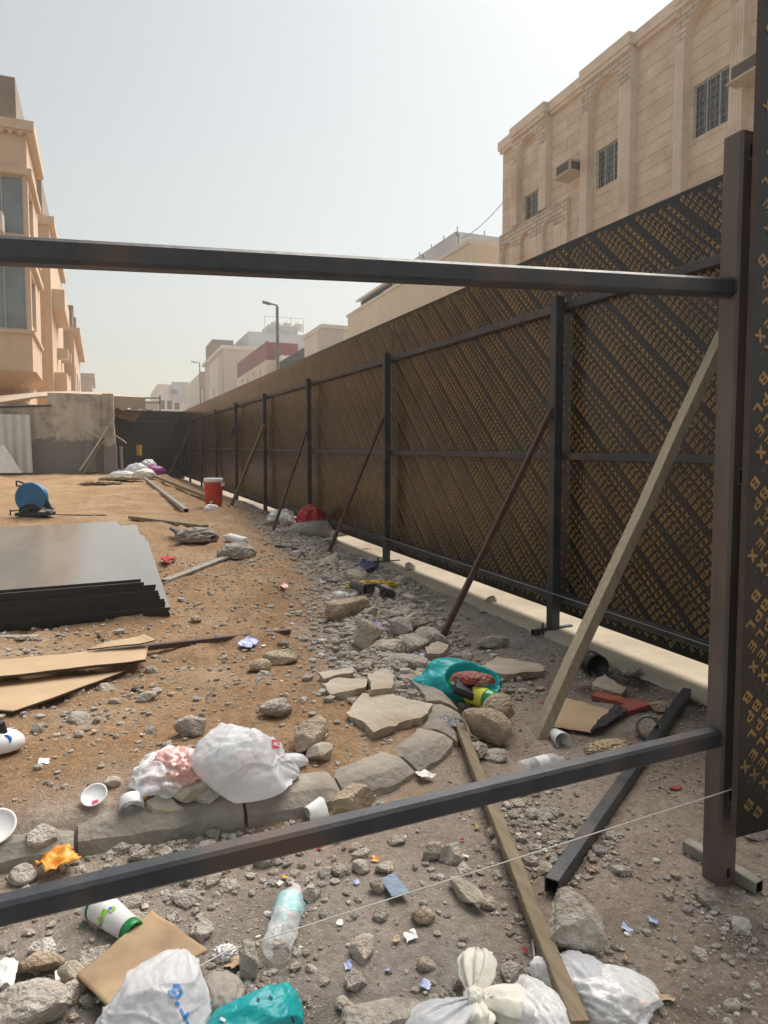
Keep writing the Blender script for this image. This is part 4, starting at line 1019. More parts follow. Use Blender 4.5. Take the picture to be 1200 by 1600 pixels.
def lump_pts(seed, sz, lobes=(), folds=.10, ff=2.6, sub=5, flatb=.35, knots=(), planes=0, creases=0, an=(1, 1, 1), pleats=()):
    """a bag or crumpled sheet: rounded body with lobes, creased by ridged folds, sagging flat on its foot"""
    v, f = ICO[sub]; o = Vector((seed*5.1, seed*2.3, 0))
    r = np.ones(len(v))
    for (d, a, k) in lobes:
        d = np.array(d, float); d /= np.linalg.norm(d); r += a*np.exp(k*(v@d-1))
    rs = np.random.RandomState(seed+500)
    if planes:
        n_ = rs.normal(size=(planes, 3)); n_ /= np.linalg.norm(n_, axis=1)[:, None]; h_ = rs.uniform(.66, .95, planes); dd = v@n_.T
        rp = np.min(np.where(dd > .05, h_/np.maximum(dd, .05), 9), axis=1); r = r*np.minimum(rp, 1.05)
    for _ in range(creases):
        n_ = rs.normal(size=3); n_ /= np.linalg.norm(n_); c_ = rs.normal(size=3); c_ /= np.linalg.norm(c_); wv_ = v+.18*np.sin(v[:, [1, 2, 0]]*5+seed)
        r = r+rs.uniform(.03, .075)*np.exp(-np.abs(wv_@n_-rs.uniform(-.3, .3))/.022)*np.clip(v@c_+.15, 0, 1)
    for (d, n_p, amp, kf) in pleats:
        d = np.array(d, float); d /= np.linalg.norm(d); e1_ = np.cross(d, [.3, .9, .2]); e1_ /= np.linalg.norm(e1_); e2_ = np.cross(d, e1_)
        ph = np.arctan2(v@e2_, v@e1_); r = r+amp*(np.abs(np.sin(ph*n_p/2+.6*np.sin(ph*3+seed)))-.5)*np.exp(kf*(v@d-1))
    w = np.zeros(len(v)); an = Vector(an)
    for i, q in enumerate(v):
        q = Vector((q[0]*an.x, q[1]*an.y, q[2]*an.z)); wp = q*ff+o+noise.noise_vector(q*1.7+o)*.6
        a = 1-abs(noise.noise(wp))*2.2; b_ = 1-abs(noise.noise(wp*2.3+Vector((9, 1, 4))))*2.0
        w[i] = (a*.62+b_*.30-.4)+.22*noise.noise(q*9+o)
    r = r*(1+folds*w)
    P = v*r[:, None]
    for (d, k, amt) in knots:           # gathered necks
        d = np.array(d, float); d /= np.linalg.norm(d); t = P@d; s_ = 1-amt*np.exp(-((t-k)/.18)**2)
        P = t[:, None]*d+(P-t[:, None]*d)*s_[:, None]
    P = P*np.array(sz)/2
    zb = -sz[2]/2*flatb; P[:, 2] = np.where(P[:, 2] < zb, zb+(P[:, 2]-zb)*.18, P[:, 2])
    return P, f
def lump(name, label, px, py, sz, seed, m, rz=0, lobes=(), folds=.1, ff=2.6, cat='bag', parent=None, dz=0.0, sub=5, flatb=.35, loc=None, knots=(), group=None, mi=None, planes=0, creases=0, an=(1, 1, 1), pleats=()):
    P, f = lump_pts(seed, sz, lobes, folds, ff, sub, flatb, knots, planes, creases, an, pleats); P = rotz(P, rz); c = loc if loc is not None else gp(px, py)
    P = P+np.array([c[0], c[1], c[2]-P[:, 2].min()-.004+dz])
    o = mesh_obj(name, P, f, m, parent=parent, loc=(c if parent is None else None)); 
    if parent is None: tag(o, label, cat, group)
    return o
def world_bvh(objs):
    vs = []; fs = []
    for o in objs:
        off = Vector(o['_o']); b0 = len(vs); vs += [v.co+off for v in o.data.vertices]; fs += [tuple(b0+i for i in p.vertices) for p in o.data.polygons]
    return BVHTree.FromPolygons(vs, fs)
def marks(name, m, obj, strokes, wd, parent=None, lift=.0025):
    """lettering laid on an object's surface: ribbons that follow it"""
    t = world_bvh([obj]); mb = MB()
    for st in strokes:
        pts = []
        for a, b_ in zip(st[:-1], st[1:]):
            n = max(2, int(math.hypot(b_[0]-a[0], b_[1]-a[1])/2)); 
            for k in range(n): pts.append((a[0]+(b_[0]-a[0])*k/n, a[1]+(b_[1]-a[1])*k/n))
        pts.append(st[-1]); hit = []
        for px, py in pts:
            d = Vector(ray(px, py)).normalized(); h = t.ray_cast(Vector(CAM), d)
            if h[0] is not None:
                nn = h[1] if h[1].dot(d) < 0 else -h[1]; hit.append((h[0]+nn*lift, nn))
        if len(hit) < 2: continue
        rings = []
        for i, (p, nn) in enumerate(hit):
            tg = (hit[min(i+1, len(hit)-1)][0]-hit[max(i-1, 0)][0])
            if tg.length < 1e-6: continue
            sd_2 = nn.cross(tg.normalized()).normalized(); rings.append([p+sd_2*wd/2, p-sd_2*wd/2])
        if len(rings) > 1: mb.loft(rings, cap=False, closed=False)
    if mb.f: mb.build(name, m, parent or obj, fixn=False)
def sheet(name, outline, m, nu=24, amp=.01, seed=0, thick=.004, parent=None, curl=0.0, medge=None, lift=.006, hfun=None, freq=6):
    """loose flat sheet (cardboard, cloth, film): quad outline in world xy draped over the ground with waves"""
    A, B, C, D = [Vector(p) for p in outline]
    P = []; f = []
    for i in range(nu+1):
        for j in range(nu+1):
            u = i/nu; v = j/nu; p = (A.lerp(B, u)).lerp(D.lerp(C, u), v)
            z = g1(p.x, p.y)*(0 if hfun else 1)+(hfun(u, v, p) if hfun else 0)+lift+amp*noise.noise(Vector((p.x*freq+seed, p.y*freq, seed)))+amp*.4*noise.noise(Vector((p.x*freq*3, p.y*freq*3+seed, 1)))+curl*(max(0, u-.75)*4)**2+amp
            P.append((p.x, p.y, z))
    for i in range(nu):
        for j in range(nu):
            a = i*(nu+1)+j; f.append((a, a+nu+1, a+nu+2, a+1))
    c = (A+B+C+D)/4; c.z = g1(c.x, c.y)
    o = mesh_obj(name, P, f, [m, medge] if medge else m, parent=parent, loc=c if parent is None else None)
    md = o.modifiers.new('thick', 'SOLIDIFY'); md.thickness = thick; md.offset = 0
    if medge: md.material_offset_rim = 1
    return o
def quad(*px): return [gp(x, y) for x, y in px]

# ---- stacked plywood sheets on the dirt
s0 = gp(262, 966); u_ = V(-math.sin(R(0)), 1, 0)
nS = 13; zb = s0.z
slope_s = .075
for k in range(nS):
    sh = [.18, .175, .18, .15, .15, .145, .118, .115, .11, .09, .092, .008, 0][k]+random.uniform(-.003, .003)
    ox = s0.x-.155+sh*.95+(.012 if k == nS-2 else 0); oy = s0.y+.02+random.uniform(-.008, .008)-(.004*(k % 3))
    rz = R(random.uniform(-.35, .35)+(2.2 if k > 10 else 0)+(1.0 if k in (6, 7, 8) else 0))
    z0 = zb+.012+k*.0186
    mb = MB(); c_, s_ = math.cos(rz), math.sin(rz)
    def pt(a, b, z): return (ox+a*c_-b*s_, oy+a*s_+b*c_, z+b*slope_s+a*.02)
    q = [pt(-1.22, 0, z0), pt(0, 0, z0), pt(0, 2.44, z0), pt(-1.22, 2.44, z0)]; q2 = [(x, y, z+.018) for x, y, z in q]
    mb.v = q+q2
    for f_, mi in (((0, 3, 2, 1), 0), ((4, 5, 6, 7), 0), ((0, 1, 5, 4), 1), ((1, 2, 6, 5), 2), ((2, 3, 7, 6), 1), ((3, 0, 4, 7), 1)): mb.f.append(f_); mb.m.append(mi)
    o = mb.build('plywood_sheet', [mat('stack_film', (.25, .23, .205), (.17, .155, .138), c3=(.34, .31, .27), rough=.16, scale=1.6, bump=.02, bscale=30, spec=.9, stretch=(1, .25, 1), roughvar=.08), M_black, mat('ply_edge', (.20, .185, .17), (.10, .09, .085), rough=.7, scale=30)], loc=(ox, oy, z0), fixn=False)
    if k == nS-1: tag(o, 'shiny topmost plywood sheet of the black edged stack on the dirt', 'plywood sheet', 'stacked plywood sheets')
    else: tag(o, 'black edged plywood sheet lying below the topmost in the stack', 'plywood sheet', 'stacked plywood sheets')

# ---- chop saw
c = gp(55, 806); D0 = dep(c); e_r = Vector(RT); e_f = Vector((math.sin(YAW), math.cos(YAW), 0)); e_u = V(0, 0, 1)
def L_(a, b_, h): return c+e_r*a+e_f*b_+e_u*h
saw = thing('chop_saw', 'blue abrasive chop saw with round guard standing on the dirt behind the plywood stack', 'chop saw', c)
k_ = D0/FPX
def X_(px): return (px-55)*k_
def Z_(py): return (806-py)*k_
mb = MB(); mb.beam(L_(X_(29), 0, .025), L_(X_(82), 0, .03), .20, .045, ch=.1); mb.beam(L_(X_(34), -.06, .075), L_(X_(50), -.06, .075), .03, .05); mb.beam(L_(X_(20), -.06, .07), L_(X_(50), -.06, .085), .016, .016); mb.tube([L_(X_(20), -.06, .01), L_(X_(20), -.06, .09)], .01, 6); mb.build('base', M_sawdark, saw)
gc = (X_(51), Z_(778)); gr = 24.5*k_
mb = MB(); prof = []
n = 30; out = []
for k in range(n+1):
    a = R(-28)+k*R(236)/n; out.append((gc[0]+gr*math.cos(a), gc[1]+gr*math.sin(a)))
out = [(gc[0]+gr*.62, gc[1]-gr*.62)]+out+[(gc[0]-gr*.72, gc[1]-gr*.72), (gc[0]-gr*.3, gc[1]-gr*.45), (gc[0]+gr*.25, gc[1]-gr*.40)]
def ring(sc, d): 
    return [L_(gc[0]+(x-gc[0])*sc, d, gc[1]+(y-gc[1])*sc) for x, y in out]
mb.loft([ring(.90, -.062), ring(.97, -.055), ring(1.0, -.04), ring(1.0, .02)]); mb.build('guard', M_sawblue, saw)
mb = MB(); mb.lathe(L_(gc[0], -.002, gc[1]-.012), e_f, [(.02, -.03), (gr*.93, -.03), (gr*.93, -.026), (.02, -.026)], 32); mb.build('cutting_disc', M_black, saw)
mb = MB(); mb.tube([L_(X_(44), -.01, Z_(757)), L_(X_(33), -.01, Z_(752.5)), L_(X_(28), -.01, Z_(752)), L_(X_(28), -.01, Z_(759)), L_(X_(35), -.01, Z_(760))], .013, 8); mb.build('handle', M_black, saw)
mb = MB(); mb.lathe(L_(gc[0]+.02, .02, gc[1]), e_f, [(.02, 0), (.07, 0), (.075, .04), (.075, .17), (.05, .2), (.01, .2)], 20); mb.build('motor', M_sawdark, saw)
mb = MB(); mb.beam(L_(gc[0]+.05, .03, gc[1]), L_(X_(80), .03, Z_(797)), .06, .07); mb.beam(L_(X_(71), -.03, Z_(770)), L_(X_(82), .0, Z_(800)), .045, .03); mb.beam(L_(X_(58), -.02, Z_(800)), L_(X_(58), -.02, Z_(788)), .04, .05); mb.build('arm', M_sawdark, saw)
mb = MB(); mb.tube([L_(X_(76), -.06, Z_(797)), L_(X_(86), -.08, Z_(799))], .022, 10); mb.tube([L_(X_(68), -.05, Z_(794)), L_(X_(74), -.05, Z_(794))], .018, 10); mb.build('clamp_knob', M_lamp, saw)
mb = MB(); mb.tube([L_(X_(85), 0, .02)]+[Vector((p.x, p.y, p.z+.012)) for p in quad((100, 806), (118, 806), (140, 806.5), (165, 806))], .008, 6); mb.build('power_cord', M_black, saw)

# ---- red water cooler
c = gp(334, 791); kk = dep(c)/FPX; rr = 14.2*kk; hh = 46*kk
co = thing('water_cooler', 'red round water cooler with white lid standing by the fence', 'water cooler', c)
mb = MB(); mb.lathe(c, (0, 0, 1), [(rr*.82, 0), (rr*.86, .01), (rr*.90, hh*.1), (rr*.93, hh*.11), (rr*.97, hh*.5), (rr, hh*.72), (rr*1.03, hh*.73), (rr*1.03, hh*.78), (rr*.99, hh*.79), (rr*.99, hh*.82)], 36); mb.build('body', M_cooler, co, smooth=True); 
mb = MB(); mb.lathe(c+V(0, 0, hh*.82), (0, 0, 1), [(rr*1.04, 0), (rr*1.06, .01), (rr*1.06, hh*.10), (rr*1.0, hh*.135), (rr*.9, hh*.14), (rr*.85, hh*.12), (rr*.3, hh*.125), (.01, hh*.125)], 36); mb.build('lid', M_white, co, smooth=True)
mb = MB(); e = -e_f; q = c+e*rr*.93+V(0, 0, hh*.16); mb.tube([q, q+e*.05], .02, 10); mb.tube([q+e*.04, q+e*.045-V(0, 0, .05)], .012, 8); mb.build('tap', M_white, co)
for sg in (1, -1):
    q = c+Vector(RT)*sg*rr*1.02+V(0, 0, hh*.74); mb = MB(); mb.beam(q-e_f*.06, q+e_f*.06, .035, .05); mb.build('handle', M_white, co)

# ---- lying tubes, bars and boards
def lying(name, label, cat, pts, w, h, m, hollow=False, lift=0, segs=8, wob=0, ch=.08, up=(0, 0, 1)):
    a, b_ = [gp(*p) for p in pts]; n = 9
    # rest on the highest ground under it
    t = max(g1(a.x+(b_.x-a.x)*i/n, a.y+(b_.y-a.y)*i/n)-(a.z+(b_.z-a.z)*i/n) for i in range(n+1))
    o_ = V(0, 0, h/2+min(t, .03)*.6+lift-.004)
    mb = MB(); mb.beam(a+o_, b_+o_, w, h, up=up, ch=ch, hollow=hollow, segs=segs if not hollow else 1, wob=wob if not hollow else 0)
    o = mb.build(name, [m, M_dark], loc=a); return tag(o, label, cat)
lying('steel_tube', 'black square steel tube lying on the grey soil left of the front post', 'tube', ((862, 1403), (1073, 1092)), .042, .042, M_steel, True, .012)
lying('steel_bar', 'long rusty steel bar lying in front of the plywood stack', 'bar', ((-40, 1052), (452, 994)), .035, .03, M_rustrod)
lying('wooden_batten', 'long grey brown wooden batten lying from the rubble pile towards the camera', 'batten', ((905, 1640), (718, 1152)), .038, .032, M_timber, lift=.03, wob=.002)
lying('bent_strip', 'grey metal strip lying on the dirt right of the plywood stack', 'strip', ((258, 910), (366, 868)), .07, .02, M_galv)
lying('timber_board', 'weathered timber board on the dirt behind the plywood stack', 'board', ((205, 812), (321, 827)), .09, .04, M_timber)
lying('square_tube', 'pale hollow tube lying in the lot left of the other one', 'tube', ((222, 746), (291, 801)), .07, .06, M_galv, True)
lying('square_tube', 'long grey tube on the dirt ending beside the red cooler', 'tube', ((238, 748), (328, 786)), .07, .06, M_timber, True, .05)
lying('thin_strip', 'white torn strip lying at the foot of the plywood stack', 'strip', ((-10, 997), (60, 997)), .05, .012, M_sack)
lying('black_chip', 'small black metal sliver on the sand below the plywood stack', 'scrap', ((153, 994), (166, 1007)), .012, .012, M_black)
lying('rebar_piece', 'thin rusty wire lying beside the black steel tube', 'wire', ((840, 1350), (874, 1355)), .006, .006, M_rustrod)

# ---- tan boards by the rusty bar
o = sheet('tan_board', [gp(-60, 1090), gp(228, 1052), gp(232, 1030), gp(-40, 1058)], M_card, amp=.004, seed=3, thick=.012, medge=M_cardedge, lift=.06, hfun=lambda u, v, p: p.z)
tag(o, 'upper tan board with dark edge lying along the rusty bar', 'board')
o = sheet('board_flap', [gp(137, 1046), gp(243, 1033), gp(225, 1022), gp(165, 1034)], M_card, amp=.003, seed=5, thick=.006, medge=M_cardedge, lift=.095, curl=.01, hfun=lambda u, v, p: p.z); tag(o, 'small split tan flap lying on the upper board', 'board')
o = sheet('tan_board', [gp(-30, 1118), gp(20, 1124), gp(196, 1058), gp(-30, 1078)], M_card, amp=.003, seed=8, thick=.012, medge=M_cardedge, lift=.022, hfun=lambda u, v, p: p.z)
tag(o, 'lower tan board poking out under the upper one at the left edge', 'board')

# ---- cardboard pieces
o = sheet('cardboard_piece', [gp(120, 1553), gp(168, 1600), gp(325, 1512), gp(238, 1447)], M_cardwet, amp=.004, seed=2, thick=.005, lift=.035); tag(o, 'damp brown cardboard flat on the rubble below the coffee cup', 'cardboard')
o = sheet('cardboard_piece', [gp(836, 1138), gp(925, 1152), gp(962, 1118), gp(872, 1094)], M_card, amp=.003, seed=4, thick=.006, lift=.012, medge=M_cardedge); tag(o, 'tan cardboard piece lying at the foot of the leaning plank', 'cardboard')
o = sheet('black_rag', [gp(922, 1152), gp(945, 1147), gp(980, 1122), gp(960, 1113)], M_blackcloth, amp=.012, seed=6, thick=.01, lift=.02, freq=30); tag(o, 'crumpled black rag on the corner of the tan cardboard', 'rag')
o = sheet('fabric_scrap', [gp(594, 1388), gp(612, 1415), gp(641, 1410), gp(618, 1378)], M_fabric, amp=.006, seed=7, thick=.003, lift=.015, freq=30); tag(o, 'blue grey folded fabric scrap on the gravel under the string', 'fabric')
o = sheet('red_rag', [gp(251, 882), gp(262, 888), gp(276, 880), gp(262, 874)], M_redcloth, amp=.02, seed=7, thick=.006, lift=.02, freq=14); tag(o, 'bright red rag lying right of the plywood stack', 'rag')
o = sheet('navy_cloth', [gp(556, 893), gp(582, 898), gp(592, 890), gp(566, 884)], M_bluecloth, amp=.03, seed=9, thick=.02, lift=.02, freq=14); tag(o, 'navy blue cloth lying near the second fence post', 'cloth')
def wrapper(label, q, m, seed, name='wrapper', amp=.012):
    o = sheet(name, quad(*q), m, nu=14, amp=amp, seed=seed, thick=.002, lift=.012, freq=28); return tag(o, label, 'wrapper')
wrapper('blue snack wrapper on the sand right of the rusty bar end', ((370, 1013), (392, 1018), (405, 1008), (388, 1003)), M_bluewrap, 3)
wrapper('orange yellow crumpled wrapper beside the kerb at the left edge', ((55, 1362), (72, 1386), (128, 1362), (108, 1344)), M_orange, 5, amp=.03)
wrapper('pale blue plastic wrapper on the rubble ridge above the slabs', ((570, 985), (580, 993), (598, 984), (592, 978)), M_bluewrap, 8)
wrapper('tiny pink wrapper on the sand in mid lot', ((437, 922), (446, 926), (452, 920), (443, 917)), M_pinkfilm, 9)
wrapper('white paper scrap on the kerb dirt below the batten end', ((648, 1216), (660, 1228), (682, 1222), (664, 1213)), M_foam, 13, 'paper_scrap')
wrapper('white torn paper at the bottom left edge', ((-20, 1530), (-10, 1580), (22, 1572), (30, 1530)), M_foam, 14, 'paper_scrap', .03)

# ---- drinks, cups, lids
def frame_of(a, b_):
    ax = (b_-a); return ax.length, ax.normalized()
# coffee cup
a = gp(150, 1412, .035); b_ = gp(211, 1459, .028); ln, ax = frame_of(a, b_)
cup = thing('coffee_cup', 'white takeaway coffee cup with green rim and base lying on the rubble', 'cup', gp(180, 1450))
mb = MB(); mb.lathe(a, ax, [(.0385, .012), (.0375, .02), (.0285, ln-.016)], 32); body = mb.build('body', M_foam, cup, smooth=True)
mb = MB(); mb.lathe(a, ax, [(.02, -.008), (.034, -.008), (.036, -.002), (.042, .0), (.042, .009), (.0395, .012), (.02, .012)], 32); mb.build('lid', M_white, cup, smooth=True)
mb = MB(); mb.lathe(a, ax, [(.0395, .0125), (.0388, .019), (.037, .019)], 32, cap=False); mb.build('rim', M_green, cup, smooth=True)
mb = MB(); mb.lathe(a, ax, [(.0292, ln-.024), (.0285, ln-.004), (.0265, ln), (.0235, ln-.001), (.022, ln-.006), (.004, ln-.006)], 32); mb.build('base', M_green, cup, smooth=True)
marks('lime_patch', M_lime, body, [[(160, 1425), (167, 1428)], [(155, 1439), (161, 1437)], [(174, 1419), (178, 1423)]], .015, cup)
marks('blue_patch', M_blue, body, [[(171, 1419), (174, 1422)], [(156, 1444), (159, 1446)]], .008, cup, .003)
# water bottle (clear, turquoise label)
def bottle(name, label, p_neck, p_base, rad, m, lab=None, lab_span=(.45, .75), capm=None, squash=.0, cat='bottle', dz=0):
    a = gp(*p_base, rad*.85+dz); b_ = gp(*p_neck, rad*.85+dz); ln, ax = frame_of(a, b_)
    t = thing(name, label, cat, gp(*p_base))
    pr = [(.25, .0), (.8, .004), (.97, .03), (1, .06), (.95, .10), (1, .14), (1, .2), (.94, .24), (1, .28), (1, .34), (.93, .38), (1, .42), (1, .52), (.95, .56), (1, .60), (1, .70), (.93, .77), (.72, .84), (.45, .90), (.34, .93), (.34, .985)]
    mb = MB(); mb.lathe(a, ax, [(r*rad, h*ln) for r, h in pr], 28, squash=lambda p, i: p+Vector((noise.noise(p*30), noise.noise(p*30+V(4, 4, 4)), noise.noise(p*30+V(8, 0, 1))))*rad*squash); mb.build('body', m, t, smooth=True)
    if lab: mb = MB(); mb.lathe(a, ax, [(rad*1.02, lab_span[0]*ln), (rad*1.025, (lab_span[0]+.02)*ln), (rad*1.02, lab_span[1]*ln)], 28, cap=False, squash=lambda p, i: p+Vector((noise.noise(p*30), noise.noise(p*30+V(4, 4, 4)), noise.noise(p*30+V(8, 0, 1))))*rad*squash); mb.build('label', lab, t, smooth=True)
    if capm: mb = MB(); mb.lathe(a, ax, [(rad*.40, .955*ln), (rad*.42, .96*ln), (rad*.42, 1.03*ln), (rad*.3, 1.04*ln)], 18); mb.build('cap', capm, t, smooth=True)
    return t
bottle('water_bottle', 'clear crushed water bottle with turquoise label lying in the foreground gravel', (462, 1386), (432, 1492), .034, M_clear, M_label, (.5, .78), squash=.35)
bottle('water_bottle', 'clear bottle with blue banded label lying behind the lower rail', (880, 1186), (812, 1203), .032, M_clear, M_white, (.35, .6), None)
bottle('soda_bottle', 'green soda bottle with yellow cap and label sticking out of the turquoise bag', (795, 1103), (700, 1072), .046, M_greenbottle, M_yellow, (.38, .66), M_yellow, dz=.03)
bottle('drink_bottle', 'empty white plastic bottle lying on the sand right of the timber board', (350, 838), (384, 847), .05, M_white, None)
bottle('water_bottle', 'small clear bottle standing out on the dirt heap edge', (545, 933), (524, 929), .03, M_clear, M_white, (.3, .6))
bottle('drink_can', 'blue silver drink can lying in the rubble above the turquoise bag', (637, 1031), (662, 1030), .033, M_bluewrap, M_bluecloth, (.3, .6), None, cat='can')
def cup_(name, label, pa, pb, r0, r1, m, cat='cup', lift=None, dent=.0):
    a = gp(*pa, lift if lift is not None else r0*.8); b_ = gp(*pb, lift if lift is not None else r1*.8); ln, ax = frame_of(a, b_); mb = MB()
    sq = (lambda p, i: p+Vector((noise.noise(p*25), noise.noise(p*25+V(3, 3, 3)), noise.noise(p*25+V(7, 0, 1))))*dent) if dent else None
    mb.lathe(a, ax, [(r0*.9, 0.004), (r0, 0), (r0*1.04, .003), (r1, ln*.96), (r1*.9, ln), (r1*.3, ln*.97), (r1*.25, ln*.9), (r0*.9, .006)], 28, cap=False, squash=sq)
    o = mb.build(name, m, loc=gp(*pa), smooth=True); return tag(o, label, cat)
cup_('foam_cup', 'white crushed cup lying on the kerb beside the sandy boulder', (480, 1276), (508, 1266), .030, .036, M_foam, dent=.016)
cup_('foam_cup', 'white paper cup lying below the tan cardboard', (880, 1158), (866, 1146), .034, .024, M_foam)
cup_('plastic_tub', 'small white plastic tub upside down beside the triangular stone', (206, 1262), (205, 1244), .036, .033, M_white, 'tub', lift=.03)
def disc(name, label, px, py, r, m, tl=(.2, .1), cat='lid', spot=None):
    c = gp(px, py); ax = V(tl[0], tl[1], 1).normalized(); q = c+V(0, 0, .02); mb = MB()
    t = thing(name, label, cat, c) if spot else None
    mb.lathe(q, ax, [(.002, 0), (r*.82, 0), (r*.86, .004), (r, .006), (r, .010), (r*.9, .009), (r*.84, .004), (.002, .004)], 32); o = mb.build('dish' if spot else name, m, t, loc=None if spot else c, smooth=True)
    if spot: marks('sticker', spot, o, [[(px-4, py+1), (px+6, py-2)]], .012, t)
    else: tag(o, label, cat)
    return o
disc('cup_lid', 'white cup lid with a red sticker on the dirt left of the white tub', 148, 1254, .040, M_white, (-.25, -.55), spot=M_redletter)
disc('paper_plate', 'white paper dish half out of frame at the left edge above the kerb', -8, 1305, .06, M_foam, (-.1, -.6), 'dish')
disc('round_lid', 'greyish translucent round lid beside the knotted white bag', 786, 1588, .042, M_white, (.0, -.35))
jug = thing('plastic_jug', 'white plastic jug with blue cap and black handle at the left edge', 'jug', gp(5, 1168))
lump('body', '', 0, 1170, (.16, .13, .10), 3, M_white, parent=jug, folds=.05, ff=1.5, sub=4)
q = gp(14, 1158, .045); mb = MB(); mb.lathe(q, (-.3, -.9, .45), [(.002, .03), (.019, .03), (.02, .028), (.02, .0)], 20); mb.build('cap', M_blue, jug)
mb = MB(); q = gp(2, 1140, .08); mb.tube([q-V(.05, 0, .0), q+V(-.03, 0, .03), q+V(.0, 0, .02), q+V(.01, -.01, -.02)], .014, 8); mb.build('handle', M_black, jug)
lump('foam_lump', 'tiny white foam lump on the dirt below the tan boards', 164, 1078, (.035, .03, .028), 5, M_foam, folds=.05, sub=3, cat='foam')
lump('black_scrap', 'black twisted plastic scrap on the dirt right of the foam lump', 215, 1078, (.07, .03, .03), 6, M_black, rz=.6, folds=.3, sub=3, cat='scrap')
lump('orange_peel', 'orange peel scrap beside the white tub', 223, 1248, (.03, .025, .025), 8, M_orange, folds=.25, sub=3, cat='food scrap')
lump('dark_bottle_cap', 'green ring cap in the grey gravel left of the coffee cup', 128, 1450, (.022, .022, .01), 8, M_green, folds=.1, sub=2, cat='cap')

# ---- white carrier bag on the kerb with red lettering
wb = lump('carrier_bag', 'big white carrier bag with red and orange lettering slumped on the kerb', 380, 1226, (.37, .27, .29), 12, M_bag, rz=R(12), folds=.05, ff=1.4, planes=9, creases=11, sub=6, pleats=(((1, -.25, -.55), 11, .14, 6), ((.25, .8, .75), 7, .05, 7)), lobes=((( -.8, .1, -.1), .10, 3), ((1.0, -.25, -.45), .46, 16), ((.25, .8, .75), .16, 12), ((.1, -1, -.35), .18, 8)))
marks('orange_letter', M_orangeletter, wb, [[(412, 1131), (418, 1136), (425, 1138)], [(418, 1146), (421, 1147)]], .010, wb)
marks('red_letter', M_redletter, wb, [[(424, 1158), (432, 1157), (436, 1162), (432, 1167), (426, 1166), (424, 1158)], [(424, 1167), (436, 1168)]], .007, wb)
marks('grey_print', M_greyletter, wb, [[(441+2*k, 1190+.5*k), (453+3*k, 1189+1.2*k)] for k in range(4)], .003, wb)
lump('green_filling', '', 0, 0, (.10, .10, .11), 17, M_greenfill, parent=wb, loc=gp(352, 1215)+V(.02, .0, .05), folds=.1, sub=4)
lump('pink_filling', '', 0, 0, (.11, .11, .10), 18, M_pinkfill, parent=wb, loc=gp(380, 1222)+V(.0, -.02, .05), folds=.1, sub=4)
lump('handle', '', 0, 0, (.13, .07, .06), 13, M_bag, parent=wb, loc=gp(452, 1200)+V(0, 0, .01), rz=R(-5), folds=.2, ff=1.8, creases=12, sub=4)
lump('handle', '', 0, 0, (.07, .05, .05), 14, M_bag, parent=wb, loc=gp(400, 1246)+V(0, .02, .0), rz=R(60), folds=.2, ff=1.8, creases=8, sub=4)
pb = lump('film_bag', 'torn clear bag with pinkish scraps next to the big white carrier bag', 268, 1222, (.23, .20, .13), 15, M_film_c, rz=R(30), folds=.28, ff=1.5, creases=14, planes=6, lobes=(((-1, -.5, -.3), .35, 10), ((.3, .9, .5), .3, 9)))
q = Vector(pb['_o']); lump('pink_filling', '', 0, 0, (.19, .17, .135), 16, M_pinkfilm, parent=pb, loc=q+V(.02, -.02, .01), folds=.4, ff=2.4)
lump('white_fold', '', 0, 0, (.09, .08, .08), 19, M_bag, parent=pb, loc=q+V(-.06, .03, .01), folds=.4, ff=2.0)
for k, (dx, dy) in enumerate(((-.03, -.06), (.04, -.05))): lump('scrap', '', 0, 0, (.05, .03, .03), 20+k, M_meat if k == 0 else M_foam, parent=pb, loc=q+V(dx, dy, .02), folds=.3, sub=3)

# ---- bag with blue lettering and turquoise bag at the bottom edge
bb = lump('carrier_bag', 'white carrier bag with blue lettering at the bottom edge on damp cardboard', 236, 1624, (.235, .24, .17), 23, M_bag, rz=R(-20), folds=.05, ff=1.4, planes=8, creases=11, sub=6, pleats=(((.25, .8, .75), 9, .10, 7),), lobes=(((.25, .8, .75), .24, 12), ((-.9, -.2, .1), .1, 4)))
marks('blue_letter', M_blueletter, bb, [[(263, 1549), (268, 1556), (277, 1559), (283, 1552), (279, 1541), (270, 1541)], [(268, 1546), (276, 1552)], [(274, 1567), (279, 1571)], [(281, 1577), (290, 1594)], [(287, 1590), (295, 1583)], [(290, 1596), (294, 1602)]], .0062, bb)
marks('grey_print', M_greyletter, bb, [[(233, 1587), (236, 1588)]], .003, bb)
tb = lump('turquoise_bag', 'turquoise plastic bag crumpled at the bottom edge of the picture', 395, 1628, (.20, .15, .12), 27, M_teal, rz=R(8), folds=.07, ff=1.4, planes=7, creases=12, sub=6, pleats=(((.6, .5, .6), 7, .10, 6),), lobes=(((.6, .5, .6), .2, 8), ((-1, 0, -.2), .2, 8)))
marks('white_print', M_white, tb, [[(318, 1597), (330, 1591)], [(345, 1592), (352, 1596)]], .006, tb)
marks('dark_print', M_bluecloth, tb, [[(402, 1561), (405, 1565)], [(420, 1558), (426, 1561)], [(455, 1588), (459, 1598)]], .005, tb)
lump('grey_sack_scrap', 'greyish plaster caked sack scrap between the two bags at the bottom', 345, 1570, (.10, .13, .08), 29, M_sack, folds=.16, ff=1.5, cat='sack')
lump('white_twine_knot', 'white knotted string bundle on the rubble under the string line', 350, 1497, (.055, .04, .04), 33, M_foam, folds=.6, ff=4, cat='string')

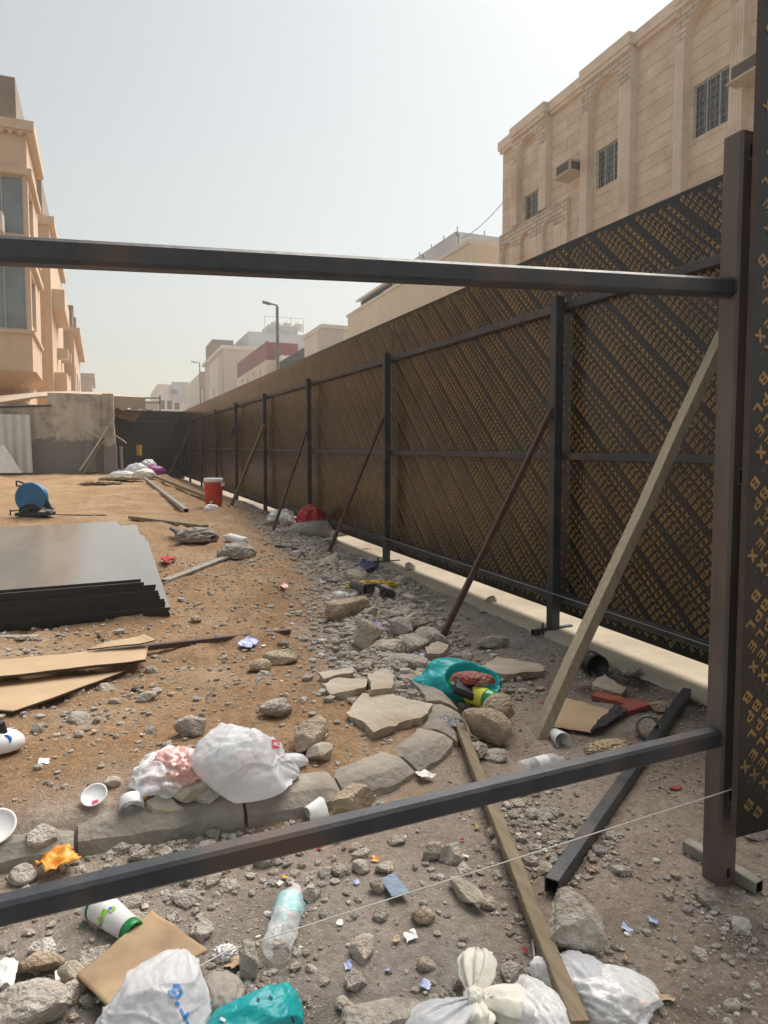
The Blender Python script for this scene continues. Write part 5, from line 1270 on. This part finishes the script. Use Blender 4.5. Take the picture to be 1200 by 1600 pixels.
# ---- knotted white bag, clear film bundles in the bottom right
kx = thing('knotted_bag', 'cream white plastic bag tied in a knot with three flared ends', 'bag', gp(742, 1553))
cz = gp(742, 1560, .045)
def ear(name, px, py, sz, seed, m, rz, tl, dz=.0):
    P, f = lump_pts(seed, sz, (), .16, 2.0, 4, .9); x = P[:, 0]/sz[0]*2
    t = np.clip((x+1)/2, 0, 1); nar = .16+.84*np.clip(t*1.35, 0, 1)**.8; P[:, 1] *= nar; P[:, 2] *= nar
    P[:, 0] += sz[0]/2*.92
    for i in range(len(P)): 
        pl = .007*math.sin(math.atan2(P[i, 2], P[i, 1])*7+seed); P[i, 1] += pl*(1-.5*t[i]); P[i, 2] += pl*.6
    P = tilt(P, 'Y', tl); P = rotz(P, rz); P = P+np.array(cz)+np.array([0, 0, dz]); 
    g = ground(P[:, 0], P[:, 1])+.004; P[:, 2] = np.maximum(P[:, 2], g)
    return mesh_obj(name, P, f, m, parent=kx)
def ang_to(px, py): q = gp(px, py, .045)-cz; return math.atan2(q.y, q.x)
ear('flare', 0, 0, (.125, .10, .05), 41, M_bag2, ang_to(748, 1497), R(-14), .0)
ear('flare', 0, 0, (.135, .10, .075), 42, M_bag2, ang_to(818, 1565), R(8))
ear('flare', 0, 0, (.19, .15, .075), 43, M_bag, ang_to(675, 1596), R(10))
ear('flare', 0, 0, (.07, .07, .05), 45, M_bag2, ang_to(750, 1590), R(18))
lump('knot', '', 0, 0, (.05, .045, .045), 44, M_bag2, parent=kx, loc=cz-V(0, 0, .02), folds=.3, ff=2.5, sub=4, flatb=1)
fb = lump('film_bundle', 'crumpled clear plastic film beside the wooden batten at the bottom edge', 842, 1606, (.13, .18, .09), 47, M_film_c, folds=.13, ff=1.4, creases=26, planes=5, an=(2.4, .7, 1), lobes=(((.2, .9, .3), .2, 6),))
f2 = lump('film_bundle', 'white stringy plastic film bundle lying just below the biggest boulder', 935, 1572, (.19, .25, .09), 49, M_film_c, rz=R(40), folds=.14, ff=1.4, creases=28, planes=6, an=(2.6, .7, 1), lobes=(((1, -.4, -.3), .5, 12), ((-.5, -.8, -.3), .45, 12), ((.3, 1, .3), .25, 9)))
q = Vector(f2['_o']); lump('inner_fold', '', 0, 0, (.14, .17, .10), 50, M_bag, parent=f2, loc=q+V(-.01, .04, 0), folds=.12, ff=1.4, creases=22, planes=6, an=(2.4, .8, 1))
lump('scrap', '', 0, 0, (.022, .03, .02), 51, M_meat, parent=f2, loc=gp(918, 1566, .0)+V(0, -.02, .045), folds=.3, sub=3)
mb = MB(); mb.tube([gp(950, 1582, .03), gp(966, 1600, .02)], .004, 6); tag(mb.build('plastic_straw', M_white, loc=gp(955, 1590)), 'short white straw piece in the stringy film bundle', 'straw')
mb = MB(); a = gp(832, 1470, .02); b_ = gp(838, 1530, .02)
for k in range(5): mb.beam(a+Vector(RT)*.008*k, b_+Vector(RT)*.012*k, .005, .012)
tag(mb.build('foil_tray', M_galv, loc=a), 'silvery ribbed foil tray edge under the wooden batten', 'tray')

# ---- turquoise bag with food waste in the middle
c = gp(722, 1098)
mt = thing('turquoise_bag', 'open turquoise plastic bag with food waste lying on the rubble pile', 'bag', c)
v, f = ICO[5]
P, f = lump_pts(61, (.40, .26, .22), (((-1.0, -.1, -.05), .30, 12), ((-.35, .3, 1), .28, 16), ((.9, -.2, .1), .1, 4)), .13, 1.6, 5, .4)
# the mouth of the bag faces the camera: push that side in so that it becomes a hollow
dv = np.array([.36, -.62, .55]); dv /= np.linalg.norm(dv); Pn = P/np.array([.20, .13, .11]); t = (Pn@dv)/np.linalg.norm(Pn, axis=1)
push = np.clip((t-.66)/.25, 0, 1); push = push*push*(3-2*push)
P = P-np.outer(push*.13, dv)
P = rotz(P, R(-12)); P = P+np.array([c.x+.015, c.y+.08, c.z-P[:, 2].min()]); 
mesh_obj('bag_film', P, f, M_teal, parent=mt)
q = pD(742, 1074, dep(c)+.0)
lump('tray_food', '', 0, 0, (.20, .10, .07), 63, M_meat, parent=mt, loc=pD(738, 1066, dep(c)-.06)+V(0, 0, .0), rz=R(-35), folds=.22, ff=3)
mb = MB(); a = pD(711, 1070, dep(c)-.09); b_ = pD(766, 1093, dep(c)-.10); mb.beam(a, b_, .09, .045, up=(.1, -.6, .8), ch=.3); mb.build('black_tray', M_black, mt)
lump('foam_cup', '', 0, 0, (.075, .07, .06), 65, M_foam, parent=mt, loc=pD(716, 1058, dep(c)-.03)-V(0, 0, .03), folds=.05, sub=4, ff=1.4)
lump('white_rim', '', 0, 0, (.04, .03, .12), 67, M_white, parent=mt, loc=pD(772, 1088, dep(c)-.06)-V(0, 0, .06), folds=.2, sub=4)
lump('dark_bag', 'crumpled dark grey bag in front of the open turquoise bag', 706, 1143, (.14, .11, .10), 69, mat('dark_bag_film', (.10, .105, .115), (.06, .065, .075), rough=.4, scale=8, bump=.2), folds=.12, ff=1.8, planes=7, creases=10)

# ---- things by the fence foot
pc = thing('black_pot', 'black plastic pot lying on its side by the fence foot', 'pot', gp(920, 1040))
a = gp(905, 1022, .055); b_ = gp(934, 1042, .055); ln, ax = frame_of(a, b_)
mb = MB(); mb.lathe(a, ax, [(.02, 0), (.055, 0), (.060, ln*.6), (.062, ln*.62), (.064, ln), (.057, ln), (.05, ln*.2), (.01, ln*.2)], 30); mb.build('shell', M_black, pc, smooth=True)
mb = MB(); mb.lathe(a, ax, [(.0625, ln*.58), (.0645, ln*.60), (.0625, ln*.62)], 30, cap=False); mb.build('rim_wire', M_lamp, pc)
a = gp(1016, 1150, .02); b_ = gp(1010, 1122, .035); mb = MB(); ax = V(-.55, -.75, .35).normalized(); q = gp(1013, 1137, .045)
mb.lathe(q-ax*.02, ax, [(.050, 0), (.052, .02), (.050, .045), (.041, .045), (.040, .02), (.041, 0), (.050, 0)], 32, cap=False); tag(mb.build('tape_ring', M_tin, loc=gp(1013, 1150), smooth=True), 'grey metal ring lying beside the end of the black steel tube', 'ring')
for (ln_, lab, seed) in ((((928, 1090), (990, 1106)), 'longer red broken tile strip near the tan cardboard', 1), (((962, 1118), (1012, 1104)), 'shorter red broken tile piece in front of the longer one', 2)):
    a, b_ = gp(*ln_[0]), gp(*ln_[1]); mb = MB(); mb.beam(a+V(0, 0, .012), b_+V(0, 0, .016), .075, .022, segs=5, wob=.003); tag(mb.build('red_tile', M_redbrick, loc=a), lab, 'tile')
lump('paper_clump', 'crumpled tan paper clump just above the lower black rail', 950, 1172, (.20, .10, .05), 71, M_paper, folds=.45, ff=3.4, cat='paper')
lump('red_chip', 'small red chip on the soil left of the leaning plank foot', 845, 1099, (.035, .02, .015), 72, M_redbrick, folds=.2, sub=3, cat='chip')
slab('concrete_wedge', 'grey concrete wedge on the dark damp soil by the fence', [(926, 1064), (945, 1052), (978, 1076), (972, 1084), (928, 1072)], .03, 5, M_slab, cat='concrete')
rock('torn_plaster', 'pale torn plaster lump right of the red tile pieces', 1028, 1112, (.13, .09, .05), 205, M_sandstone, rough=.18)
rock('torn_plaster', 'pale grey lump on the soil beside the pavement strip', 988, 1058, (.12, .08, .06), 206, M_stone, rough=.18)
rock('white_stone', 'small white square stone on the soil in front of the second fence bay', 765, 945, (.10, .09, .08), 207, M_sandstone, cat='stone')
rock('small_block', 'small square block near the second fence post', 640, 893, (.12, .1, .1), 208, M_slab, cat='stone')
rock('red_stone_chip', 'flat reddish brick chip on the soil near the front post', 1055, 1233, (.05, .03, .012), 209, M_redbrick, cat='chip', sub=3)
lump('yellow_strap', 'yellow and black strap heap lying between the fence posts and the dirt heap', 578, 922, (.42, .14, .10), 74, M_strap, folds=.55, ff=3.2, cat='strap')
o = COL.objects[-1] if False else None
a = gp(588, 926); mb = MB(); mb.tube([gp(552, 914, .06), gp(570, 921, .1), gp(585, 917, .09), gp(600, 925, .08), gp(612, 928, .03)], .035, 8); tag(mb.build('black_webbing', M_blackcloth, loc=a), 'black webbing loop lying through the yellow strap heap', 'strap')
# red bag and grey sack
lump('sand_sack', 'dusty grey sack lying against the fence foot', 500, 838, (1.0, .5, .35), 76, M_sack, rz=R(20), folds=.08, ff=1.5, cat='sack')
lump('red_bag', 'crumpled red plastic bag on the grey sack', 486, 836, (.42, .34, .50), 78, M_redbag, folds=.35, ff=2.2, lobes=(((.3, -.3, -.9), .3, 5),))
lump('clear_bag', 'crumpled clear bag on the dirt left of the red bag', 440, 818, (.4, .3, .28), 80, M_film_c, folds=.4, ff=2.3)
lump('clear_bag', 'crumpled clear bag at the foot of the red cooler', 330, 797, (.22, .18, .12), 81, M_film_c, folds=.4, ff=2.3)
lump('tarp_bundle', 'grey tarp bundle beside the timber board', 308, 846, (.42, .3, .2), 83, M_sack, folds=.3, ff=2.2, cat='tarp')
o = sheet('dark_tarp_strip', quad((265, 838), (290, 846), (338, 848), (300, 838)), M_blackcloth, amp=.05, seed=3, thick=.02, lift=.02, freq=7); tag(o, 'dark tarp strip spread under the grey tarp bundle', 'tarp')
lying('long_black_strip', 'long black flexible strip lying across the dirt before the dusty sack', 'strip', ((430, 856), (505, 868)), .05, .02, M_black)
lump('rag_bundle', 'grey rag bundle on the dirt at the end of the metal strip', 370, 872, (.35, .25, .2), 84, M_stone, folds=.2, ff=2, cat='rag')
# bags at the back
for (px, py, sz, sd0, m, lab) in ((192, 746, (.7, .4, .25), 90, M_bag, 'flat white trash bag at the foot of the broken wall end'), (214, 744, (.65, .45, .5), 91, M_bag, 'fat white trash bag before the bollard'),
                                  (226, 748, (.6, .45, .38), 92, M_bag2, 'cream trash bag lying in front of the fat white bag'), (242, 742, (.65, .4, .38), 93, M_purple, 'purple trash bag at the right end of the trash heap'),
                                  (232, 738, (.55, .4, .55), 94, M_film_c, 'clear trash bag behind the cream one')):
    lump('trash_bag', lab, px, py, sz, sd0, m, folds=.25, ff=1.9, sub=4, group='trash bags by the black end hoarding')
lump('paper_heap', 'pale yellow paper scraps scattered on the far dirt', 158, 757, (.8, .6, .10), 96, M_paper, folds=.7, ff=3.5, cat='paper')
lump('paper_heap', 'yellowish paper heap at the front of the trash bags', 190, 750, (.9, .5, .12), 97, M_paper, folds=.7, ff=3.5, cat='paper')
# strings
def string(label, pts, r=.0016):
    mb = MB(); out = []
    for a, b_ in zip(pts[:-1], pts[1:]):
        for k in range(8): out.append(a.lerp(b_, k/8))
    out.append(pts[-1]); mb.tube(out, r, 5); tag(mb.build('string_line', M_stringm, loc=pts[0]), label, 'string')
string('thin white string stretched from the front post over the gravel to the damp cardboard', [V(1.59, 1.41, .325), gp(352, 1487, .05), gp(200, 1574, .04)])
string('thin white string stretched along the foot of the printed fence', [V(2.74, 1.6, .30), V(2.738, 3.94, .37), V(2.738, 6.94, .45)])

a = pX(786, 316, 16.9); b_ = pX(722, 372, 20.1); mb = MB()
mb.tube([a.lerp(b_, k/10)-V(0, 0, .8*(k/10)*(1-k/10)) for k in range(11)], .018, 5); tag(mb.build('overhead_cable', M_black, loc=a), 'thin overhead cable from the stone building to the grey block', 'cable')
# ---- big stones and slabs of the rubble
rock('boulder', 'biggest rough boulder at the upper end of the white film bundle', 897, 1480, (.165, .15, .14), 201, M_stone, rough=.07, planes=14, rz=.4)
rock('boulder', 'sandy boulder sitting on the kerb above the lower rail', 550, 1272, (.155, .12, .105), 102, M_sandstone, rough=.09, planes=10)
rock('stone_block', 'tan broken block leaning beside the white carrier bag', 478, 1172, (.18, .12, .09), 103, M_sandstone, rough=.06, planes=8, rz=R(32), tl=('Y', R(-14)), dz=.02)
rock('stone_block', 'grey rounded block under the tan block beside the white bag', 503, 1188, (.11, .08, .07), 104, M_slab, rough=.03, planes=9)
slab('triangular_stone', 'light triangular stone standing by the kerb beside the white tub', [(228, 1248), (258, 1226), (287, 1268), (262, 1275), (238, 1262)], .05, 7, M_slab, cat='stone')
slab('broken_slab', 'largest flat concrete slab lying below the turquoise bag', [(541, 1112), (566, 1080), (612, 1084), (677, 1100), (668, 1116), (585, 1146), (574, 1136)], .035, 3, M_slab)
slab('broken_slab', 'flat concrete slab on the soil right of the turquoise bag', [(750, 1042), (775, 1026), (846, 1038), (852, 1048), (790, 1054)], .04, 4, M_slab)
slab('broken_slab', 'small tan slab left of the largest slab', [(502, 1068), (530, 1058), (575, 1062), (570, 1076), (520, 1084)], .03, 6, M_slab)
slab('broken_slab', 'square tan slab above the largest slab', [(574, 1052), (602, 1046), (616, 1058), (612, 1076), (580, 1078)], .055, 8, M_slab)
slab('broken_slab', 'narrow grey slab in the rubble left of the square tan slab', [(498, 1050), (550, 1042), (552, 1050), (506, 1060)], .035, 9, M_slab)
slab('broken_slab', 'tan slab tucked behind the left handle of the turquoise bag', [(648, 1040), (672, 1034), (684, 1056), (660, 1066)], .05, 10, M_slab)
slab('broken_slab', 'pale slab at the foot of the rusty brace', [(664, 1010), (682, 1002), (702, 1008), (692, 1020), (668, 1022)], .05, 11, M_slab)
rock('boulder', 'brown block leaning in front of the turquoise bag', 760, 1160, (.21, .15, .14), 111, M_sandstone, rough=.05, planes=9, rz=R(-35), tl=('Y', R(18)), dz=.02)
rock('boulder', 'brown square block behind the leaning brown block', 782, 1142, (.15, .14, .13), 112, M_sandstone, rough=.05, planes=8, rz=.3, dz=.04)
rock('boulder', 'grey jagged stone at the upper end of the wooden batten', 745, 1186, (.09, .08, .085), 113, M_stone, rough=.08)
rock('boulder', 'flat broken rock wedged under the brown block', 775, 1186, (.12, .09, .04), 114, M_stone, rough=.06)
rock('pointed_rock', 'upright grey slab of rubble on the left of the rubble ridge', 578, 1010, (.22, .14, .17), 115, M_stone, rough=.06, planes=8, rz=.6)
rock('grey_rock', 'rounded grey rock on top of the rubble ridge', 626, 995, (.18, .15, .13), 116, M_stone)
rock('grey_rock', 'long grey rock in the middle of the rubble ridge', 640, 1016, (.26, .16, .12), 117, M_stone, rz=.5)
rock('dirt_clod', 'brown dirt clod heap beside the small clear bottle', 545, 962, (.3, .22, .2), 118, M_sandstone, rough=.1, sink=.4)
rock('sand_stone', 'orange tan stone on the sand above the tan boards', 436, 1036, (.20, .12, .08), 119, M_sandstone)
rock('sand_stone', 'smaller stone touching the orange tan stone', 408, 1048, (.12, .09, .07), 120, M_sandstone)
rock('sand_stone', 'round tan stone on the sand below the plywood stack', 306, 972, (.085, .07, .06), 121, M_sandstone)
rock('pale_chip', 'pale concrete chunk lying left of the coffee cup', 58, 1516, (.115, .065, .045), 122, M_sandstone, planes=8, rz=R(-20))
rock('grey_rock', 'grey rounded rock at the corner of the damp cardboard', 112, 1536, (.065, .06, .06), 123, M_slab)
rock('grey_rock', 'flat grey rock above the damp cardboard corner', 112, 1560, (.06, .05, .05), 124, M_stone)
rock('grey_rock', 'broken grey lump touching the left edge of the damp cardboard', 148, 1508, (.085, .07, .06), 125, M_stone)
rock('grey_rock', 'grey stone right of the coffee cup', 318, 1462, (.062, .06, .05), 126, M_stone)
rock('grey_rock', 'dark grey stone left of the water bottle base', 388, 1518, (.06, .085, .07), 127, M_stone)
rock('grey_rock', 'grey stone touching the water bottle neck', 482, 1404, (.045, .06, .045), 128, M_stone)
rock('pale_stone', 'pale stone left of the blue grey fabric scrap', 588, 1394, (.052, .045, .045), 129, M_stone)
rock('brown_stone', 'brown stone right of the blue grey fabric scrap', 660, 1438, (.062, .055, .05), 130, M_sandstone)
rock('pale_stone', 'left stone of the pair under the lower rail', 563, 1362, (.055, .045, .038), 131, M_stone)
rock('pale_stone', 'right stone of the pair under the lower rail', 602, 1362, (.058, .045, .038), 132, M_stone)
rock('long_stone', 'long grey wedge stone left of the wooden batten', 728, 1408, (.055, .13, .055), 133, M_slab, rz=R(12), planes=9)
rock('grey_rock', 'grey rock above the long wedge stone', 708, 1346, (.075, .07, .065), 134, M_stone)
rock('grey_rock', 'brownish rock left of the rock above the wedge stone', 676, 1340, (.07, .06, .055), 135, M_stone)
rock('grey_rock', 'single grey pebble stone above the knotted bag', 666, 1515, (.042, .045, .035), 136, M_stone)
rock('boulder', 'grey rock half cut by the bottom edge of the picture', 580, 1612, (.20, .10, .06), 137, M_stone)
rock('boulder', 'layered grey rock at the bottom left corner', 40, 1608, (.17, .12, .09), 138, M_stone, rz=.5, rough=.09)
rock('dark_rock', 'dark grey rock behind the left end of the white carrier bag', 300, 1150, (.13, .09, .08), 139, M_stone)
rock('grey_rock', 'grey chunk right behind the white carrier bag top', 425, 1118, (.16, .1, .08), 140, M_stone, rough=.09)
rock('grey_rock', 'grey chunk under the edge of the torn clear bag', 300, 1244, (.12, .1, .07), 141, M_slab)
rock('grey_rock', 'rubble lump between the torn clear bag and the white bag', 340, 1232, (.11, .09, .08), 142, M_stone)
rock('grey_rock', 'grey stone below the white carrier bag left corner', 318, 1254, (.09, .07, .05), 143, M_stone)
rock('grey_rock', 'grey stone by the left edge above the kerb', 68, 1316, (.11, .09, .06), 144, M_stone, rough=.09)
rock('grey_rock', 'flat pale chip left of the white tub', 192, 1284, (.06, .045, .025), 145, M_slab)
rock('grey_rock', 'pale stone between kerb and orange wrapper', 38, 1378, (.075, .06, .05), 146, M_stone)
rock('grey_rock', 'small grey block on the dirt above the white lid', 175, 1230, (.055, .045, .035), 147, M_slab)
rock('white_chip', 'white flat chip on the soil right of the biggest boulder', 982, 1461, (.022, .018, .01), 148, M_foam, sub=3, cat='chip')
rock('torn_plaster', 'crumpled pale plaster flake right of the wedge stone', 762, 1415, (.05, .05, .03), 149, M_stone, rough=.2)
rock('grey_rock', 'rubble lump on the soil beyond the rusty brace foot', 770, 1012, (.20, .13, .09), 150, M_stone, rough=.12)
rock('grey_rock', 'grey rubble beyond the front post under the panel', 1178, 1304, (.13, .1, .07), 151, M_stone, rough=.1)
rock('pebble', 'pale pebble at the foot of the front post', 1107, 1388, (.018, .016, .016), 152, M_sandstone, sub=3)

# ---- repeats: loose rubble stones in two clusters, copies of a few meshes
protos = []
for k in range(7):
    P, f = rock_pts(300+k, 3, 8, .09); P = P*np.array([.5, .38+.1*(k % 3)*.5, .30])
    mb = MB(); mb.v = [tuple(q) for q in P]; mb.f = list(f); mb.m = [0]*len(f)
    me = bpy.data.meshes.new('rubble_stone'); me.from_pydata(mb.v, [], mb.f); me.materials.append(M_stone); protos.append(me)
def scatter(n, fn, smin, smax, label, group, p=2.2):
    k = 0; tries = 0
    while k < n and tries < n*60:
        tries += 1; x, y, ok = fn()
        if not ok: continue
        s_ = smin+(smax-smin)*random.random()**p
        o = bpy.data.objects.new('rubble_stone', protos[random.randrange(7)]); COL.objects.link(o)
        o.location = (x, y, g1(x, y)+s_*.06); o.rotation_euler = (random.uniform(-.4, .4), random.uniform(-.4, .4), random.uniform(0, 6.3)); o.scale = (s_, s_*random.uniform(.8, 1.1), s_*random.uniform(.7, 1.1))
        tag(o, label, 'stone', group); k += 1
def f_ridge():
    y = random.uniform(3.2, 11); sd_t = random.gauss(0, .22)
    xb = 1.51+.75*float(sm(y, 3.2, 6.5))+.45*float(sm(y, 6.5, 13)); x = xb-sd_t
    return x, y, random.random() < (1.2-y/11)
def f_front():
    x = random.uniform(-.5, .95); y = random.uniform(1.0, 2.15); return x, y, random.random() < .25+.75*float(sm(.75-x, 0, .8))
def f_lot():
    x = random.uniform(-1.2, 1.5); y = random.uniform(2.45, 4.4); return x, y, float(lot_sd(x, y)) > .18 and random.random() < .3+float(vn(x, y, .9, 33))*2.5
scatter(125, f_ridge, .05, .26, 'loose grey stone of the rubble ridge along the dirt lot edge', 'stones of the rubble ridge')
scatter(112, f_front, .02, .095, 'loose grey stone in the foreground gravel between kerb and camera', 'stones in the foreground gravel')
scatter(60, f_lot, .02, .12, 'loose grey stone half sunk in the dirt behind the kerb', 'stones in the dirt behind the kerb')

# small torn scraps trodden into the rubble
sc = []
for k, (m, w_) in enumerate(((M_foam, .028), (M_foam, .02), (M_card, .03), (M_bluewrap, .02), (M_orange, .018), (M_paper, .03), (M_redcloth, .014), (M_foam, .015))):
    bm = bmesh.new(); bmesh.ops.create_grid(bm, x_segments=6, y_segments=6, size=w_/2)
    for q in bm.verts: q.co += Vector((noise.noise(q.co*90+Vector((k, 0, 0))), noise.noise(q.co*90+Vector((0, k, 5))), noise.noise(q.co*70+Vector((0, 3, k)))))*w_*.28; q.co.z += w_*.12
    me = bpy.data.meshes.new('torn_scrap'); bm.to_mesh(me); bm.free(); me.materials.append(m); sc.append(me)
for k in range(120):
    x, y = (random.uniform(-.5, 1.3), random.uniform(1.05, 2.15)) if k < 70 else (random.uniform(-1.0, 2.3), random.uniform(2.5, 6.5))
    o = bpy.data.objects.new('torn_scrap', sc[k % 8]); COL.objects.link(o); o.location = (x, y, g1(x, y)+.006); o.rotation_euler = (random.uniform(-.3, .3), random.uniform(-.3, .3), random.uniform(0, 6)); f_ = random.uniform(.6, 1.5); o.scale = (f_, f_*random.uniform(.5, 1), 1)
    tag(o, 'tiny torn paper or plastic scrap trodden into the dusty rubble', 'scrap', 'torn scraps in the rubble')
# ---- gravel, one uncountable mass
def gravel(n, fn, smin, smax, seed):
    rs = np.random.RandomState(seed); v, f = ICO[1]; v = np.array(v); f = np.array(f)
    x, y = fn(rs, n); m = len(x); s_ = smin+(smax-smin)*rs.rand(m)**2.8
    z = ground(x, y); a = rs.rand(m)*6.283
    jit = 1+.55*(rs.rand(m, len(v))-.5)
    P = v[None]*jit[..., None]*np.stack([s_, s_*rs.uniform(.6, 1, m), s_*rs.uniform(.4, .8, m)], -1)[:, None, :]/2
    c_, q_ = np.cos(a)[:, None], np.sin(a)[:, None]
    X = P[..., 0]*c_-P[..., 1]*q_+x[:, None]; Y = P[..., 0]*q_+P[..., 1]*c_+y[:, None]; Z = P[..., 2]+(z+s_*.12)[:, None]
    return np.stack([X, Y, Z], -1).reshape(-1, 3), (f[None]+(np.arange(m)*len(v))[:, None, None]).reshape(-1, 3), np.repeat(rs.rand(m), len(v))
def acc(x, y, p, rs): k = rs.rand(len(x)) < p; return x[k], y[k]
def g_front(rs, n):
    x = rs.uniform(-.7, 1.5, n); y = rs.uniform(.8, 2.2, n); return acc(x, y, np.clip(.10+.95*sm(.85-x+.9*vn(x, y, 2.1, 61), -.1, .6)+.5*sm(vn(x, y, 3.1, 62), .1, .3), 0, 1)*(.12+.88*sm(vn(x, y, 4, 66)+.4*vn(x, y, 9, 65), -.1, .25)), rs)
def g_lot(rs, n):
    x = rs.uniform(-1.6, 2.4, n); y = rs.uniform(2.4, 6.5, n); sd = lot_sd(x, y); return acc(x, y, (sd > .16)*np.clip(.22+1.4*sm(vn(x, y, .9, 33)+.5*vn(x, y, 3, 63), .05, .4), 0, 1), rs)
def g_lot2(rs, n):
    x = rs.uniform(-3.2, 2.5, n); y = 2.4+rs.rand(n)**1.4*9; sd = lot_sd(x, y); return acc(x, y, (sd > .16)*np.clip(.22+1.2*sm(vn(x, y, .7, 67)+.4*vn(x, y, 2.2, 68), .1, .4), 0, 1), rs)
def g_ridge(rs, n):
    y = rs.uniform(2.9, 13, n); xb = 1.51+.75*sm(y, 3.2, 6.5)+.45*sm(y, 6.5, 13); x = xb+rs.normal(0, .26, n); return acc(x, y, (x < 2.62)*np.clip(1.25-y/13, 0, 1), rs)
def g_road(rs, n):
    x = rs.uniform(1.0, 2.7, n); y = rs.uniform(.9, 8, n); return acc(x, y, (lot_sd(x, y) < 0)*np.clip(.25+1.5*sm(vn(x, y, 2.5, 64), .05, .35), 0, 1), rs)
VV, FFs, TT, off = [], [], [], 0
for args in ((34000, g_front, .004, .032, 1), (46000, g_front, .002, .010, 5), (2200, g_front, .02, .075, 6), (1100, g_lot, .02, .08, 7), (34000, g_lot, .004, .036, 2), (26000, g_lot2, .003, .02, 8), (22000, g_ridge, .006, .07, 3), (32000, g_road, .003, .020, 4)):
    p, f, t = gravel(*args); VV.append(p); FFs.append(f+off); TT.append(t); off += len(p)
VV = np.concatenate(VV); FFs = np.concatenate(FFs); TT = np.concatenate(TT)
me = bpy.data.meshes.new('gravel'); me.from_pydata(VV.tolist(), [], FFs.tolist()); me.materials.append(M_gravel)
at = me.attributes.new('tone', 'FLOAT', 'POINT'); at.data.foreach_set('value', TT.astype(np.float32))
o = bpy.data.objects.new('gravel', me); COL.objects.link(o); o['kind'] = 'stuff'; o['label'] = 'loose grey and white gravel strewn over the soil'

# ---- dusty air
mb = MB(); mb.box(-520, 520, -70, 920, -4, 45); hz = mb.build('haze', bpy.data.materials.new('haze')); hz['kind'] = 'stuff'
n = hz.data.materials[0]; n.use_nodes = True; n = n.node_tree; n.nodes.remove(n.nodes['Principled BSDF'])
pv = n.nodes.new('ShaderNodeVolumePrincipled'); pv.inputs['Density'].default_value = .0019; pv.inputs['Color'].default_value = (.96, .90, .82, 1); pv.inputs['Anisotropy'].default_value = .3
n.links.new(pv.outputs[0], n.nodes['Material Output'].inputs['Volume'])
for o in COL.objects:
    if '_o' in o: del o['_o']
